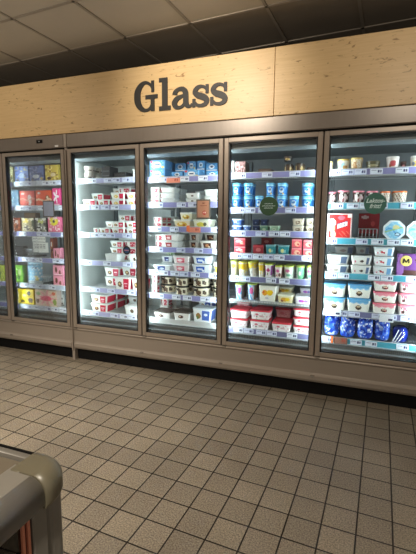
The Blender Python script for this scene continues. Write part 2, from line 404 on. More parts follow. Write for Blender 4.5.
def cabinet(name, doors, label):
    xa, xb = DX[doors[0]][0], DX[doors[-1]][1]
    root = empty(name, ((xa+xb)/2, .4, 0)); tag(root, label, 'freezer', 'glass-door freezers')
    inv = Matrix.Translation(-root.location)
    start = set(COL.objects)
    b = MB(); b.box(xa, xb, .0, .10, 2.052, 2.172, ch=.006); b.box(xa, xb, .10, .80, 2.052, 2.172); b.build('header', M['metal'], root)
    b = MB(); b.box(xa, xb, .02, .10, 2.036, 2.052); b.build('shadow_gap', M['black'], root)
    for d in doors:
        b = MB(); b.box(DX[d][0], DX[d][1], .76, .80, .12, 2.05); b.build('back_panel', M['liner'] if d == 2 else M['liner_grey'], root)
    b = MB(); b.box(xa, xa+.016, .05, .76, .33, 2.05); b.build('side_panel', M['liner'], root)
    b = MB(); b.box(xb-.016, xb, .05, .76, .33, 2.05); b.build('side_panel', M['liner'], root)
    b = MB(); b.prism([(.06,2.036),(.06,1.955),(.12,1.935),(.34,1.965),(.76,1.975),(.76,2.036)], 0, 1)
    b.v = [(xa+.016+(xb-xa-.032)*y, x, z) for x, y, z in b.v]; b.build('air_duct', M['duct'], root)
    b = MB(); b.box(xa+.016, xb-.016, .14, .76, .30, .40); b.build('base_tray', M['liner'], root)
    # return-air grille under the lowest shelf
    b = MB(); b.box(xa+.016, xb-.016, .055, .115, .335, .385)
    n = int((xb-xa)/.014)
    for i in range(n): x = xa+.02+i*.014; b.box(x, x+.005, .098, .118, .385, .416)
    b.box(xa+.016, xb-.016, .118, .124, .385, .418); b.box(xa+.016, xb-.016, .094, .12, .416, .421)
    b.build('air_grille', M['wire'], root)
    # perforated uprights on the back panel
    for d in doors:
        for x in (DX[d][0]+.02, DX[d][1]-.05):
            b = MB(); b.box(x, x+.03, .725, .76, .42, 1.95)
            for i in range(38): b.box(x+.01, x+.02, .722, .725, .45+i*.04, .466+i*.04)
            b.build('upright', M['duct'], root)
        if d > doors[0]:
            x = DX[d][0]; b = MB(); b.box(x-.022, x+.022, .034, .07, ZB, ZT); b.build('mullion', M['gasket'], root)
    b = MB()
    b.prism([(.004,.328),(.0,.318),(.012,.300),(.016,.19),(.012,.178),(.002,.168),(.004,.135),(.016,.116),(.08,.116),(.08,.328)], xa, xb)
    b.v = [(y, x, z) for x, y, z in b.v]; b.build('fascia', M['fascia'], root)
    b = MB(); b.box(xa, xb, .055, .075, .0, .116); b.build('kick_plate', M['black'], root)
    for x in [DX[d][0] for d in doors[1:]]:
        b = MB(); b.box(x-.02, x+.012, -.006, .006, .166, .176, ch=.002); b.build('trim_clip', M['chrome'], root)
    for d in doors:
        build_door(root, d)
        for k, z in enumerate(SH[d]): build_shelf(root, d, k, z)
    # led tubes on the inside of the mullions
    for d in doors:
        for x in (DX[d][0]+.026, DX[d][1]-.034):
            b = MB(); b.box(x, x+.008, .052, .06, .45, 1.95); b.build('led_tube', M['led'], root)
    bpy.context.view_layer.update()
    for o in COL.objects:
        if o not in start and o.parent is root: o.matrix_parent_inverse = inv
    return root
cabA = cabinet('freezer_cabinet', [0,1], 'taupe glass-door freezer with colourful cartons, left of the narrow joint post')
cabB = cabinet('freezer_cabinet', [2,3,4,5], 'long taupe glass-door freezer with four doors under the Glass lettering')
def part(root, name, b, m):
    o = b.build(name, m, root); o.matrix_parent_inverse = Matrix.Translation(-root.location); return o
xp = DX[2][0]-GAP
b = MB(); b.box(xp+.001, xp+GAP-.001, .012, .80, 0, 2.05); b.box(xp+.009, xp+GAP-.009, -.004, .012, .10, 2.03, ch=.002)
b.box(xp+.002, xp+GAP-.002, .0, .8, 2.052, 2.172)
tag(b.build('joint_post', M['fascia']), 'narrow taupe metal post joining the two freezers, floor to header', 'post')
c = at(39.5, 141.6, 0)
b = MB(); b.box(c.x-.036, c.x+.036, -.004, 0, c.z-.016, c.z+.016, ch=.003); o = part(cabA, 'temperature_display', b, M['black'])
b = MB(); b.box(c.x-.012, c.x+.008, -.0052, -.004, c.z-.005, c.z+.006); b2 = b.build('display_digits', M['wire'], o)
c = at(56.5, 146, 0)
b = MB(); b.box(c.x-.02, c.x+.02, -.0012, 0, c.z-.008, c.z+.008, (225,225,225)); part(cabA, 'sticker', b, M['print'])

# ------------------------------------------------------------------ printed art
def art(bg, *ops):
    def fn(u, v):
        c = bg
        for o in ops:
            k = o[0]
            if k == 'r' and o[1] <= u <= o[3] and o[2] <= v <= o[4]: c = o[5]
            elif k == 'c' and ((u-o[1])/o[3])**2+((v-o[2])/o[4])**2 <= 1: c = o[5]
            elif k == 'n':       # scattered spots
                q = math.sin(int(u*o[3])*12.98+int(v*o[4])*78.23+o[5])*43758.5
                if q-math.floor(q) < o[2]: c = o[1]
            elif k == 'w':       # wavy band
                if abs(v-(o[1]+o[2]*math.sin(u*o[3]))) < o[4]: c = o[5]
            elif k == 'd':       # diagonal stripes
                if ((u*o[1]+v*o[2]) % 1) < o[3]: c = o[4]
            elif k == 'st':      # starburst
                a = math.atan2(v-o[2], u-o[1]); r = math.hypot(u-o[1], v-o[2])
                if r < o[3]*(.6+.4*math.cos(a*o[4])): c = o[5]
        return c
    return fn
WH=(236,236,230); CRM=(234,224,190); RED=(196,30,62); DRED=(120,18,34); BRN=(84,52,34); NAVY=(36,52,110); BLUE=(40,110,190); LBL=(120,180,226); YEL=(238,200,40); PNK=(236,120,150); GRN=(70,140,80); BLK=(24,22,22); GLD=(200,164,80); GRY=(120,122,124)
A = dict(
 whitered = ('white tub with half red label', 'tub', WH, (228,232,230), art(WH,('r',.58,0,1,1,(200,30,66)),('c',.3,.45,.17,.28,(120,84,60)),('c',.28,.5,.07,.12,(220,190,130)),('r',.66,.5,.9,.62,(250,220,225)),('r',.7,.25,.86,.35,(240,170,180)))),
 whiteyel = ('white tub with yellow and red print', 'tub', WH, (228,232,230), art(WH,('r',.66,0,1,1,(206,34,74)),('c',.34,.45,.2,.32,(228,196,90)),('c',.3,.5,.08,.12,(250,240,200)))),
 redside = ('white and red berry tub', 'tub', WH, (226,226,224), art(WH,('r',.45,0,1,1,(190,36,62)),('n',(240,200,205),.2,10,5,3),('r',0,0,.12,1,(150,40,60)))),
 plain = ('plain white tub', 'tub', (232,236,234), (222,228,228), art((232,236,234),('c',.5,.5,.14,.28,(96,80,66)))),
 blank = ('unprinted white tub', 'tub', (226,230,228), (214,220,220), art((226,230,228),('r',.1,.3,.5,.4,(200,206,206)))),
 yellowtub = ('pale tub of yellow ice cream', 'tub', CRM, (230,232,224), art(CRM,('c',.5,.45,.38,.4,(228,186,60)),('c',.4,.6,.14,.18,(250,240,190)),('c',.65,.3,.12,.2,(196,120,40)))),
 lemontub = ('pale lemon tub', 'tub', (236,236,214), (226,230,214), art((236,236,214),('c',.45,.45,.34,.36,(226,214,90)),('c',.75,.5,.12,.3,(90,90,60)))),
 redlabel = ('white tub with red square label', 'tub', WH, (226,230,228), art(WH,('r',.18,.1,.62,.95,(176,34,42)),('c',.4,.5,.14,.22,(240,200,200)))),
 brownlabel = ('white tub with brown chocolate label', 'tub', (228,224,216), (214,214,208), art((228,224,216),('r',.14,.05,.74,.95,(74,36,26)),('c',.44,.5,.16,.24,(190,130,90)),('c',.6,.3,.08,.14,(230,210,180)))),
 navylabel = ('white tub with navy blue label', 'tub', (232,236,236), (224,230,232), art((232,236,236),('r',.2,.08,.72,.95,(34,58,128)),('c',.5,.45,.16,.2,(200,214,240)))),
 greenlabel = ('pale green tub', 'tub', (206,226,196), (216,230,214), art((206,226,196),('r',.3,.1,.8,.9,(110,170,90)),('c',.5,.5,.14,.2,(240,244,230)))),
 pinklabel = ('white tub with pink label', 'tub', (238,228,228), (230,228,228), art((238,228,228),('r',.14,.06,.76,.95,(232,120,140)),('c',.4,.5,.2,.2,(250,226,228)),('c',.66,.3,.08,.16,(196,60,90)))),
 bluelabel = ('white tub with bright blue label', 'tub', (232,238,242), (226,234,240), art((232,238,242),('r',.14,.06,.68,.95,(30,88,186)),('c',.4,.5,.2,.2,(222,236,250)),('c',.6,.28,.08,.16,(250,250,250)))),
 darklid = ('white tub with dark lid', 'tub', (234,234,232), (66,58,54), art((234,234,232),('c',.42,.45,.2,.26,(76,48,40)),('c',.36,.5,.08,.1,(200,170,150)))),
 cow = ('cream patterned tub with black lid', 'rnd', (226,214,186), (30,28,26), art((228,218,192),('c',.36,.5,.045,.3,(70,50,36)),('c',.5,.45,.05,.35,(90,64,44)),('c',.44,.75,.04,.2,(40,32,28)),('c',.6,.5,.03,.3,(54,40,32)),('n',(96,76,54),.18,36,5,7))),
 domed = ('white tub with blue berry picture', 'tub', (230,236,240), (210,222,232), art((232,238,242),('r',.5,.1,1,.95,(60,96,180)),('c',.26,.45,.16,.26,(150,110,60)),('c',.2,.3,.08,.14,(90,120,60)),('c',.75,.6,.12,.12,(230,236,250)))),
 redbox = ('small red box', 'box', (176,34,54), (176,34,54), art((190,34,58),('c',.5,.5,.24,.26,(240,220,220)),('r',0,0,1,.14,(220,216,212)))),
 bluebox = ('sky blue box with white circle', 'box', (92,160,214), (92,160,214), art((92,160,214),('n',(150,200,235),.25,12,8,2),('c',.5,.5,.25,.34,(240,244,248)),('r',.34,.42,.66,.58,(70,90,130)),('c',.12,.86,.1,.14,(214,52,60)),('c',.86,.2,.1,.14,(230,200,90)))),
 bluebox2 = ('sky blue box with dark oval', 'box', (76,146,204), (76,146,204), art((76,146,204),('n',(120,180,225),.25,12,8,5),('c',.5,.55,.25,.32,(220,228,236)),('c',.5,.55,.14,.16,(60,76,110)),('r',0,0,1,.12,(232,236,238)))),
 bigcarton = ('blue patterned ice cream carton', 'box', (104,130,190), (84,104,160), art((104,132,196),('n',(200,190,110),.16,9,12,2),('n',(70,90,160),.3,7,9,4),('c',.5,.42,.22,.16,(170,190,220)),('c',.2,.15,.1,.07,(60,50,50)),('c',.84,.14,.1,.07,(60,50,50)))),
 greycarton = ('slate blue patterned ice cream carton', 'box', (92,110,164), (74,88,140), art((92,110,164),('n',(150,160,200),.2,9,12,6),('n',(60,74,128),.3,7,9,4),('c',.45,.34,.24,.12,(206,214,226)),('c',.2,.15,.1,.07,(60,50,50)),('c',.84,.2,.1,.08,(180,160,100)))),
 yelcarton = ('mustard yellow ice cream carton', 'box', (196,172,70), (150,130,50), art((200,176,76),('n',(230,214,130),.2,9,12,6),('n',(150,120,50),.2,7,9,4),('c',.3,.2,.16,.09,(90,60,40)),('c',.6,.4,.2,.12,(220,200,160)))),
 paleyel = ('narrow pale yellow carton', 'box', (226,222,170), (200,196,150), art((226,222,170),('c',.5,.3,.3,.12,(60,70,60)),('n',(190,180,110),.2,4,10,3))),
 lbluecarton = ('pale blue tall carton', 'box', (150,194,226), (120,164,200), art((150,194,226),('n',(190,218,238),.3,5,10,3))),
 redcarton = ('red ice cream carton with white swirl', 'box', (214,58,44), (170,40,34), art((214,58,44),('c',.66,.42,.13,.36,(238,230,224)),('w',.45,.06,9,.05,(230,170,150)),('c',.2,.82,.12,.06,(236,228,224)),('n',(236,110,80),.14,10,10,3))),
 orangecarton = ('orange-red ice cream carton with brown cone', 'box', (220,82,40), (176,56,34), art((220,82,40),('c',.74,.5,.14,.22,(150,86,44)),('w',.4,.05,9,.06,(236,190,160)),('c',.2,.85,.1,.06,(238,230,224)),('c',.74,.56,.06,.09,(240,220,190)))),
 pinkcarton = ('hot pink carton with white star', 'box', (232,76,140), (190,56,112), art((232,76,140),('st',.5,.55,.42,5,(244,238,242)),('r',.1,.04,.9,.14,(250,200,220)))),
 browncarton = ('rust brown carton', 'box', (150,66,40), (110,46,30), art((150,66,40),('c',.5,.7,.3,.14,(236,228,220)),('c',.5,.4,.2,.14,(60,30,24)),('n',(200,120,70),.2,6,8,3))),
 blackyel = ('black and gold carton with yellow disc', 'box', (150,130,84), (40,36,30), art((176,158,112),('c',.34,.8,.22,.17,(240,208,60)),('r',.8,0,1,1,(60,80,50)),('c',.4,.3,.24,.18,(60,40,30)),('n',(226,214,180),.24,8,10,2))),
 blackgreen = ('black and white carton with green corner', 'box', (120,124,110), (30,32,30), art((140,142,126),('c',.5,.75,.26,.16,(190,200,110)),('r',0,0,.12,1,(40,44,42)),('n',(60,56,50),.3,8,10,9),('n',(226,226,220),.2,8,10,2))),
 pinkyel = ('pink carton with large yellow disc', 'box', (232,120,150), (190,90,120), art((232,120,150),('c',.5,.72,.36,.26,(236,220,60)),('c',.5,.72,.1,.1,(70,60,60)),('n',(250,220,226),.22,10,10,2),('r',0,0,1,.1,(214,70,120)))),
 brownsmall = ('small brown carton', 'box', (150,120,86), (110,84,60), art((150,120,86),('r',.1,.2,.9,.5,(90,60,44)))),
 greencarton = ('lime green carton', 'box', (130,200,60), (90,150,46), art((136,206,64),('c',.6,.6,.2,.2,(226,240,180)),('c',.4,.3,.2,.12,(60,120,50)))),
 limecarton = ('yellow-green carton', 'box', (206,220,60), (160,170,46), art((206,220,60),('c',.5,.5,.2,.3,(120,150,50)))),
 pinkpic = ('pink carton with chocolate bar picture', 'box', (232,150,170), (190,116,136), art((234,156,176),('c',.3,.55,.12,.3,(110,60,44)),('c',.68,.3,.1,.22,(140,80,60)),('r',.1,.04,.9,.1,(250,226,232)))),
 yellowbox = ('bright yellow carton with brown spots', 'box', (244,210,30), (200,168,24), art((244,212,32),('c',.7,.75,.12,.14,(60,50,30)),('c',.8,.3,.16,.16,(90,60,30)),('c',.3,.2,.12,.08,(60,50,30)),('c',.4,.6,.14,.12,(252,240,150)))),
 starbox = ('cream and pink carton with starburst', 'box', (226,206,190), (190,170,160), art((226,206,186),('st',.5,.5,.5,9,(238,170,176)),('c',.5,.48,.26,.16,(222,90,120)),('c',.1,.3,.08,.14,(120,90,70)),('c',.9,.3,.08,.2,(150,170,90)),('c',.15,.75,.1,.12,(150,180,120)),('c',.86,.8,.08,.1,(220,120,90)))),
 darkbox = ('dark grey box', 'box', (58,60,64), (44,46,50), art((58,60,64),('r',.1,.2,.9,.3,(100,104,108)),('r',.1,.6,.9,.66,(90,94,98)))),
 papercup = ('white paper cup with dark spots', 'rnd', (226,220,208), (232,230,224), art((226,220,208),('r',0,.3,1,.52,(70,56,50)),('n',(230,224,214),.5,26,5,3))),
 speckle = ('pink and brown speckled carton', 'box', (150,112,112), (96,78,76), art((164,122,124),('n',(110,76,74),.35,9,8,3),('n',(206,176,176),.2,10,9,6))),
 whiteslim = ('slim white carton', 'box', (216,220,218), (170,176,176), art((216,220,218),('n',(120,110,106),.25,4,9,3))),
 flatbrown = ('flat dark brown box', 'box', (70,52,46), (50,38,34), art((74,56,50),('r',.1,.3,.7,.6,(110,84,74)))),
 darkcup = ('black ice cream cup with gold ring', 'rnd', (44,36,32), (54,46,42), art((44,36,32),('c',.5,.5,.10,.36,(214,184,110)),('c',.5,.5,.06,.22,(60,46,38)))),
 goldcup = ('brown and gold ice cream cup', 'rnd', (70,54,42), (44,38,34), art((80,62,48),('c',.36,.45,.05,.42,(214,190,130)),('c',.62,.5,.06,.34,(196,170,112)))),
 bluecup = ('bright blue round ice cream tub', 'rnd', (38,116,196), (110,196,234), art((44,124,204),('r',0,.84,1,1,(160,222,244)),('c',.5,.46,.09,.26,(222,236,246)),('c',.5,.52,.06,.12,(40,70,140)),('c',.56,.14,.04,.1,(230,190,110)),('r',.0,0,1,.06,(130,200,236)),('n',(90,170,226),.14,30,6,2))),
 potblue = ('blue and white dessert pot', 'tub', (70,110,180), (200,214,232), art((70,112,186),('c',.3,.6,.2,.3,(226,232,238)),('c',.75,.35,.16,.26,(150,180,220)),('n',(36,60,120),.2,9,6,2))),
 potnavy = ('navy dessert pot', 'tub', (34,48,86), (60,76,116), art((34,48,86),('c',.5,.6,.2,.2,(110,130,170)))),
 potgreen = ('dull green dessert pot', 'tub', (94,134,112), (130,160,140), art((94,134,112),('c',.5,.5,.3,.3,(170,190,160)))),
 potlight = ('pale green dessert pot', 'tub', (160,196,166), (186,210,186), art((160,196,166),('c',.5,.5,.3,.26,(210,224,200)),('c',.5,.5,.14,.12,(110,150,110)))),
 potgrey = ('grey and cream dessert pot', 'tub', (206,198,180), (196,190,176), art((206,198,180),('c',.5,.5,.3,.3,(110,92,72)),('c',.46,.54,.12,.14,(230,220,200)),('n',(150,130,108),.2,9,6,2))),
 redcube = ('small red carton with white writing', 'box', (206,56,70), (164,40,56), art((214,62,78),('r',0,.82,1,1,(236,140,146)),('c',.45,.55,.34,.14,(244,226,226)),('c',.66,.35,.16,.2,(232,170,150)),('r',0,0,1,.1,(176,32,48)))),
 darkred = ('dark red carton', 'box', (140,26,38), (104,20,30), art((146,28,42),('c',.5,.5,.26,.2,(196,110,110)),('r',0,.8,1,1,(176,50,60)))),
 tealpot = ('teal ice cream tub with pale lid', 'tub', (40,140,150), (122,178,184), art((44,146,156),('c',.4,.5,.2,.26,(220,224,150)),('c',.7,.45,.14,.2,(150,210,210)))),
 peachcube = ('small carton with peach picture', 'box', (224,84,96), (180,60,76), art((228,92,106),('r',0,.82,1,1,(240,150,156)),('c',.56,.42,.3,.3,(238,190,160)),('c',.66,.36,.12,.14,(196,60,70)))),
 yelcup = ('white cup with yellow top half', 'cup', (228,224,210), (214,204,90), art((228,224,212),('r',0,.5,1,.95,(226,186,40)),('n',(240,220,120),.1,20,8,2))),
 tiltcup = ('leaning speckled cup with yellow top', 'cup', (214,212,204), (204,208,80), art((214,212,206),('r',0,.62,1,1,(222,196,50)),('n',(180,176,168),.2,20,8,2))),
 purpcup = ('white cup with purple sides', 'cup', (226,216,226), (196,214,90), art((232,226,228),('r',.3,.15,.40,.95,(150,70,160)),('r',.60,.15,.7,.95,(150,70,160)),('c',.5,.6,.07,.16,(196,60,120)),('c',.47,.3,.03,.1,(110,150,70)))),
 pinkcup = ('white cup with pink-brown print', 'cup', (232,222,216), (204,220,90), art((232,222,216),('c',.46,.66,.08,.14,(214,90,150)),('c',.56,.3,.06,.16,(110,60,50)),('c',.42,.24,.04,.1,(190,80,70)),('r',.64,0,.8,1,(130,80,70)))),
 mintcup = ('white cup with mint-pink print', 'cup', (224,234,222), (200,222,96), art((226,236,224),('c',.46,.68,.09,.12,(224,110,160)),('c',.5,.3,.1,.12,(110,190,150)))),
 greencup = ('mint green cup', 'cup', (150,206,170), (196,222,110), art((120,196,150),('r',.0,0,.4,1,(214,232,214)),('c',.5,.5,.05,.2,(226,240,226)))),
 palecup = ('pale yellow and white cup', 'cup', (228,230,200), (216,222,110), art((228,230,200),('c',.5,.7,.1,.16,(226,206,60)),('c',.5,.3,.08,.12,(190,190,180)))),
 rainbow = ('swirl-printed cup with green lid', 'cup', (150,176,214), (172,198,84), art((204,210,224),('d',6,1.6,.42,(80,170,216)),('c',.5,.62,.08,.24,(206,90,150)),('r',.6,0,.8,1,(96,74,64)))),
 yelwide = ('white tub with orange and yellow fruit', 'tub', (240,240,232), (240,240,226), art((240,240,232),('c',.3,.6,.2,.22,(240,170,40)),('c',.68,.62,.22,.22,(246,206,30)),('c',.22,.64,.07,.1,(220,90,60)),('c',.45,.2,.14,.08,(200,200,210)))),
 yelback = ('yellow fruit tub', 'tub', (236,226,180), (236,236,214), art((236,226,180),('c',.4,.5,.3,.34,(224,170,60)),('c',.7,.55,.2,.28,(244,210,40)),('c',.2,.3,.12,.2,(150,90,60)))),
 purplewide = ('white tub with purple flowers', 'tub', (236,232,240), (232,232,240), art((236,232,240),('c',.36,.5,.22,.26,(178,90,200)),('c',.7,.5,.16,.24,(150,120,214)),('c',.5,.42,.1,.1,(220,70,160)))),
 redlid = ('white family tub with red lid', 'tub', (236,230,230), (214,60,76), art((240,236,236),('c',.3,.62,.12,.16,(206,110,126)),('n',(222,180,186),.14,13,7,2),('c',.6,.4,.14,.12,(214,176,180)),('c',.28,.3,.05,.08,(90,120,90)))),
 redlidpink = ('pinkish family tub with red lid', 'tub', (226,178,186), (196,62,76), art((226,184,190),('n',(206,140,150),.2,13,7,2),('c',.4,.5,.2,.2,(206,130,142)))),
 goldlid = ('white cup with gold lid', 'rnd', (222,216,196), (206,176,92), art((224,220,204),('c',.46,.55,.10,.34,(150,186,196)),('r',.5,.0,.66,.5,(196,150,90)),('r',0,.86,1,1,(236,230,210)))),
 creamcup = ('cream cup with brown swirl', 'rnd', (220,204,168), (214,188,112), art((226,212,180),('c',.45,.4,.08,.4,(176,126,80)),('c',.56,.55,.05,.34,(236,228,214)),('d',9,2,.2,(196,160,110)))),
 olivecup = ('dark olive tub', 'rnd', (92,90,66), (110,106,78), art((96,94,70),('c',.5,.6,.14,.14,(176,168,130)))),
 redwhite = ('white cup with red band at base', 'rnd', (236,226,224), (244,240,238), art((238,230,228),('c',.5,.5,.08,.3,(214,90,100)),('r',.0,.0,1,.12,(206,70,80)),('c',.42,.3,.03,.2,(196,110,90)))),
 brownpot = ('dark brown and pink small tub', 'rnd', (96,70,70), (130,100,100), art((96,70,70),('c',.5,.5,.08,.3,(190,130,140)))),
 whitecup = ('white cup with yellow patch', 'rnd', (236,234,222), (240,240,236), art((236,234,222),('c',.52,.4,.12,.3,(236,206,90)),('c',.42,.4,.05,.2,(130,150,190)))),
 pinklidbrown = ('brown cup with pink lid', 'rnd', (70,44,44), (236,138,156), art((72,46,46),('c',.44,.5,.05,.34,(228,220,216)),('c',.57,.55,.045,.28,(222,190,196)),('c',.51,.25,.03,.18,(150,60,70)),('n',(206,200,196),.16,30,6,4))),
 orangelid = ('striped white cup with orange lid', 'rnd', (222,216,206), (224,112,44), art((228,222,212),('d',12,1.8,.28,(120,92,80)),('d',10,-2.,.12,(196,150,120)))),
 bigred = ('large red novelty carton with white frame', 'box', (214,40,44), (150,30,34), None),
 dimred = ('red transparent-topped carton', 'box', (140,20,30), (90,14,20), art((150,22,34),('r',0,0,1,.2,(90,40,40)),('c',.3,.86,.2,.07,(200,170,170)),('c',.7,.6,.1,.1,(190,60,60)))),
 grape = ('white tub with slate-blue end', 'tub', (220,222,220), (208,214,214), art((222,224,222),('r',.68,0,1,1,(82,100,130)),('c',.4,.45,.16,.2,(170,160,150)),('c',.14,.45,.06,.16,(190,120,130)))),
 fig = ('white tub with black fig picture', 'tub', (232,234,230), (222,226,224), art((234,236,232),('r',.84,0,1,1,(96,116,150)),('c',.55,.45,.12,.16,(70,60,56)),('c',.12,.42,.05,.12,(214,110,130)),('r',.3,.7,.7,.76,(120,120,120)))),
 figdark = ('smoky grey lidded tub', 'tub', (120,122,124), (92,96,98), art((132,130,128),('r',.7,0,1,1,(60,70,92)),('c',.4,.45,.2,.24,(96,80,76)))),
 cherry = ('white tub with red cherries', 'tub', (238,242,244), (222,230,234), art((240,243,245),('r',.74,0,1,.98,(120,176,224)),('c',.38,.5,.1,.14,(206,50,70)),('c',.52,.45,.07,.14,(190,40,60)),('c',.1,.4,.05,.12,(224,130,150)),('r',.22,.62,.4,.7,(90,110,90)))),
 bluelid = ('cream tub with pale blue lid', 'tub', (238,238,226), (92,168,220), art((240,240,230),('r',0,.78,1,1,(110,178,224)),('w',.76,.05,20,.05,(150,200,232)),('c',.5,.34,.17,.22,(96,76,60)),('c',.5,.42,.12,.08,(206,186,150)),('c',.56,.22,.09,.08,(40,34,30)))),
 pinklid = ('cream tub with pink lid', 'tub', (238,236,226), (234,120,140), art((240,238,230),('r',0,.78,1,1,(236,146,158)),('w',.76,.05,20,.05,(240,180,186)),('c',.5,.36,.18,.2,(100,66,60)),('c',.52,.44,.12,.08,(226,196,170)),('c',.58,.26,.08,.08,(150,40,50)))),
 pinklid2 = ('cream tub with dotted pink rim', 'tub', (240,238,234), (232,130,150), art((242,240,236),('r',0,.86,1,1,(236,150,164)),('n',(206,120,140),.3,16,6,4),('c',.16,.35,.1,.18,(90,60,56)),('r',.3,0,1,.5,(242,240,236)))),
 bearbox = ('purple ice cream carton with gold round emblem', 'box', (112,64,136), (70,34,90), None),
)
def jolly(u, v):
    if u < .06 or u > .95 or v < .03 or v > .96: return (240,236,232)
    if v > .85 and u > .84: return (236,232,232)
    # generic pale mound with drips on the left, stylised white script on the right
    if (u-.2)**2/.028+(v-.64)**2/.030 < 1: return (238,226,206)
    if (u-.2)**2/.020+(v-.42)**2/.020 < 1: return (226,176,128)
    if (u-.26)**2/.012+(v-.18)**2/.02 < 1: return (236,214,190)
    w = .5+.32*(u-.45)
    if .42 < u < .82 and abs(v-w) < .085: return (250,246,244) if (int(u*34) % 5) != 4 or abs(v-w) > .05 else (60,60,120)
    if .42 < u < .84 and abs(v-w) < .11: return (70,60,110)
    if (u-.58)**2/.02+(v-.84)**2/.008 < 1: return (232,110,130)
    if u > .5 and .1 < v < .3 and int((u+v)*22) % 4 == 0: return (236,120,100)
    return (216,44,46)
def magn(u, v):
    c = (96,50,118)
    if v < .3: c = (74,44,40) if u > .2 else (96,52,118)
    if (u-.9)**2/.02+(v-.75)**2/.05 < 1: c = (66,36,30)
    if (u-.15)**2/.02+(v-.4)**2/.4 < 1: c = (150,100,176)
    if (u-.92)**2/.004+(v-.25)**2/.02 < 1: c = (226,214,190)
    return c
A['bigred'] = A['bigred'][:4]+(jolly,); A['bearbox'] = A['bearbox'][:4]+(magn,)

CACHE = {}
def rgb_mul(c, k): return tuple(min(255, int(x*k)) for x in c)
def make_meshes(style, w, h, d):
    key = (style, round(w,3), round(h,3), round(d,3))
    if key in CACHE: return CACHE[key]
    desc, kind, body, lid, fn = A[style]; out = []
    if kind == 'tub':
        t = .86; lh = min(.014, h*.2)
        r = .012
        b = MB(); b.loft([rrect(w*t, d*t, r, 0), rrect(w*.985, d*.985, r, h-lh)], body); out.append(('body', b.mesh('ice_cream_tub', M['plastic']), None))
        b = MB(); b.loft([rrect(w, d, r+.002, h-lh), rrect(w*1.02, d*1.02, r+.003, h-lh+.002), rrect(w*1.02, d*1.02, r+.003, h-.004), rrect(w, d, r, h-.001), rrect(w*.93, d*.93, r, h-.001), rrect(w*.9, d*.9, r, h-.004)], lid)
        out.append(('lid', b.mesh('lid', M['plastic']), 'lid'))
        b = MB(); z0, z1 = h*.06, h-lh-.001; f0 = t+(.985-t)*z0/(h-lh); f1 = .984
        n = max(8, int(w/.006)); m = max(6, int(h/.006)); e = .0012
        b.grid((-w*f0/2+r,-d*f0/2-e,z0),(w*f0/2-r,-d*f0/2-e,z0),(w*f1/2-r,-d*f1/2-e,z1),(-w*f1/2+r,-d*f1/2-e,z1), n, m, fn)
        sf = lambda u, v: fn(.97, v) if v < .9 else fn(.97, .5)
        n2 = max(5, int(d/.012))
        b.grid((w*f0/2+e,-d*f0/2+r,z0),(w*f0/2+e,d*f0/2-r,z0),(w*f1/2+e,d*f1/2-r,z1),(w*f1/2+e,-d*f1/2+r,z1), n2, m, sf)
        out.append(('label', b.mesh('label', M['print']), 'wrapper_label'))
    elif kind in ('rnd', 'cup'):
        r = w/2; t = .82 if kind == 'rnd' else .72; lh = .012; n = 32
        ring = lambda rr, z: [(rr*math.cos(2*math.pi*i/n), rr*math.sin(2*math.pi*i/n), z) for i in range(n)]
        b = MB(); b.loft([ring(r*t,0), ring(r*.97,h-lh)], body); out.append(('body', b.mesh('ice_cream_tub', M['plastic']), None))
        b = MB(); b.loft([ring(r*.985,h-lh), ring(r*1.01,h-lh+.001), ring(r*1.01,h-.003), ring(r*.97,h), ring(r*.88,h), ring(r*.86,h-.003)], lid); out.append(('lid', b.mesh('lid', M['plastic']), 'lid'))
        b = MB(); z0, z1 = h*.05, h-lh-.001; n = 40; m = max(6, int(h/.007))
        # wrap-around print, centred on the front
        for j in range(m+1):
            z = z0+(z1-z0)*j/m; rr = (r*t+(r*.97-r*t)*z/(h-lh))+.001
            for i in range(n+1): a = -math.pi*1.5+2*math.pi*i/n; b.v.append((rr*math.cos(a), rr*math.sin(a), z))
        for j in range(m):
            for i in range(n): a = j*(n+1)+i; b.f.append((a,a+1,a+n+2,a+n+1)); b.c.append(fn((i+.5)/n, (j+.5)/m))
        out.append(('label', b.mesh('label', M['print']), 'wrapper_label'))
    elif kind == 'box':
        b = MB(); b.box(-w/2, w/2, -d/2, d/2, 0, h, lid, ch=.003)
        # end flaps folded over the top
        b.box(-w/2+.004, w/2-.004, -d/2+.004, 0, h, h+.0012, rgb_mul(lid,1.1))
        sf = lambda u, v: rgb_mul(fn(.03+.1*u, v), .95)
        e = .0006; n = max(8, int(w/.006)); m = max(6, int(h/.006))
        b.grid((-w/2+.003,-d/2-e,.003),(w/2-.003,-d/2-e,.003),(w/2-.003,-d/2-e,h-.003),(-w/2+.003,-d/2-e,h-.003), n, m, fn)
        out.append(('body', b.mesh('ice_cream_carton', M['print']), None))
    CACHE[key] = out
    return out

NAME = {'tub':'ice_cream_tub', 'rnd':'ice_cream_tub', 'cup':'ice_cream_cup', 'box':'ice_cream_carton'}
CAT = {'tub':'ice cream tub', 'rnd':'ice cream tub', 'cup':'ice cream cup', 'box':'ice cream box'}
ORD = ['first','second','third','fourth','fifth','sixth','seventh','eighth','ninth','tenth','eleventh','twelfth']
DOOR = {0:'cut-off left door', 1:'first full door', 2:'second full door', 3:'third full door', 4:'fourth full door', 5:'rightmost door'}
COUNT = [0]
def place(style, x, y, z, w, h, d, label, group, rz=0, tilt=0):
    ms = make_meshes(style, w, h, d); kind = A[style][1]
    root = link(NAME[kind], ms[0][1]); root.location = (x, y, z); root.rotation_euler = (0, tilt, rz)
    for nm, me, pn in ms[1:]: link(pn, me, root)
    tag(root, label, CAT[kind], group); COUNT[0] += 1
    return root

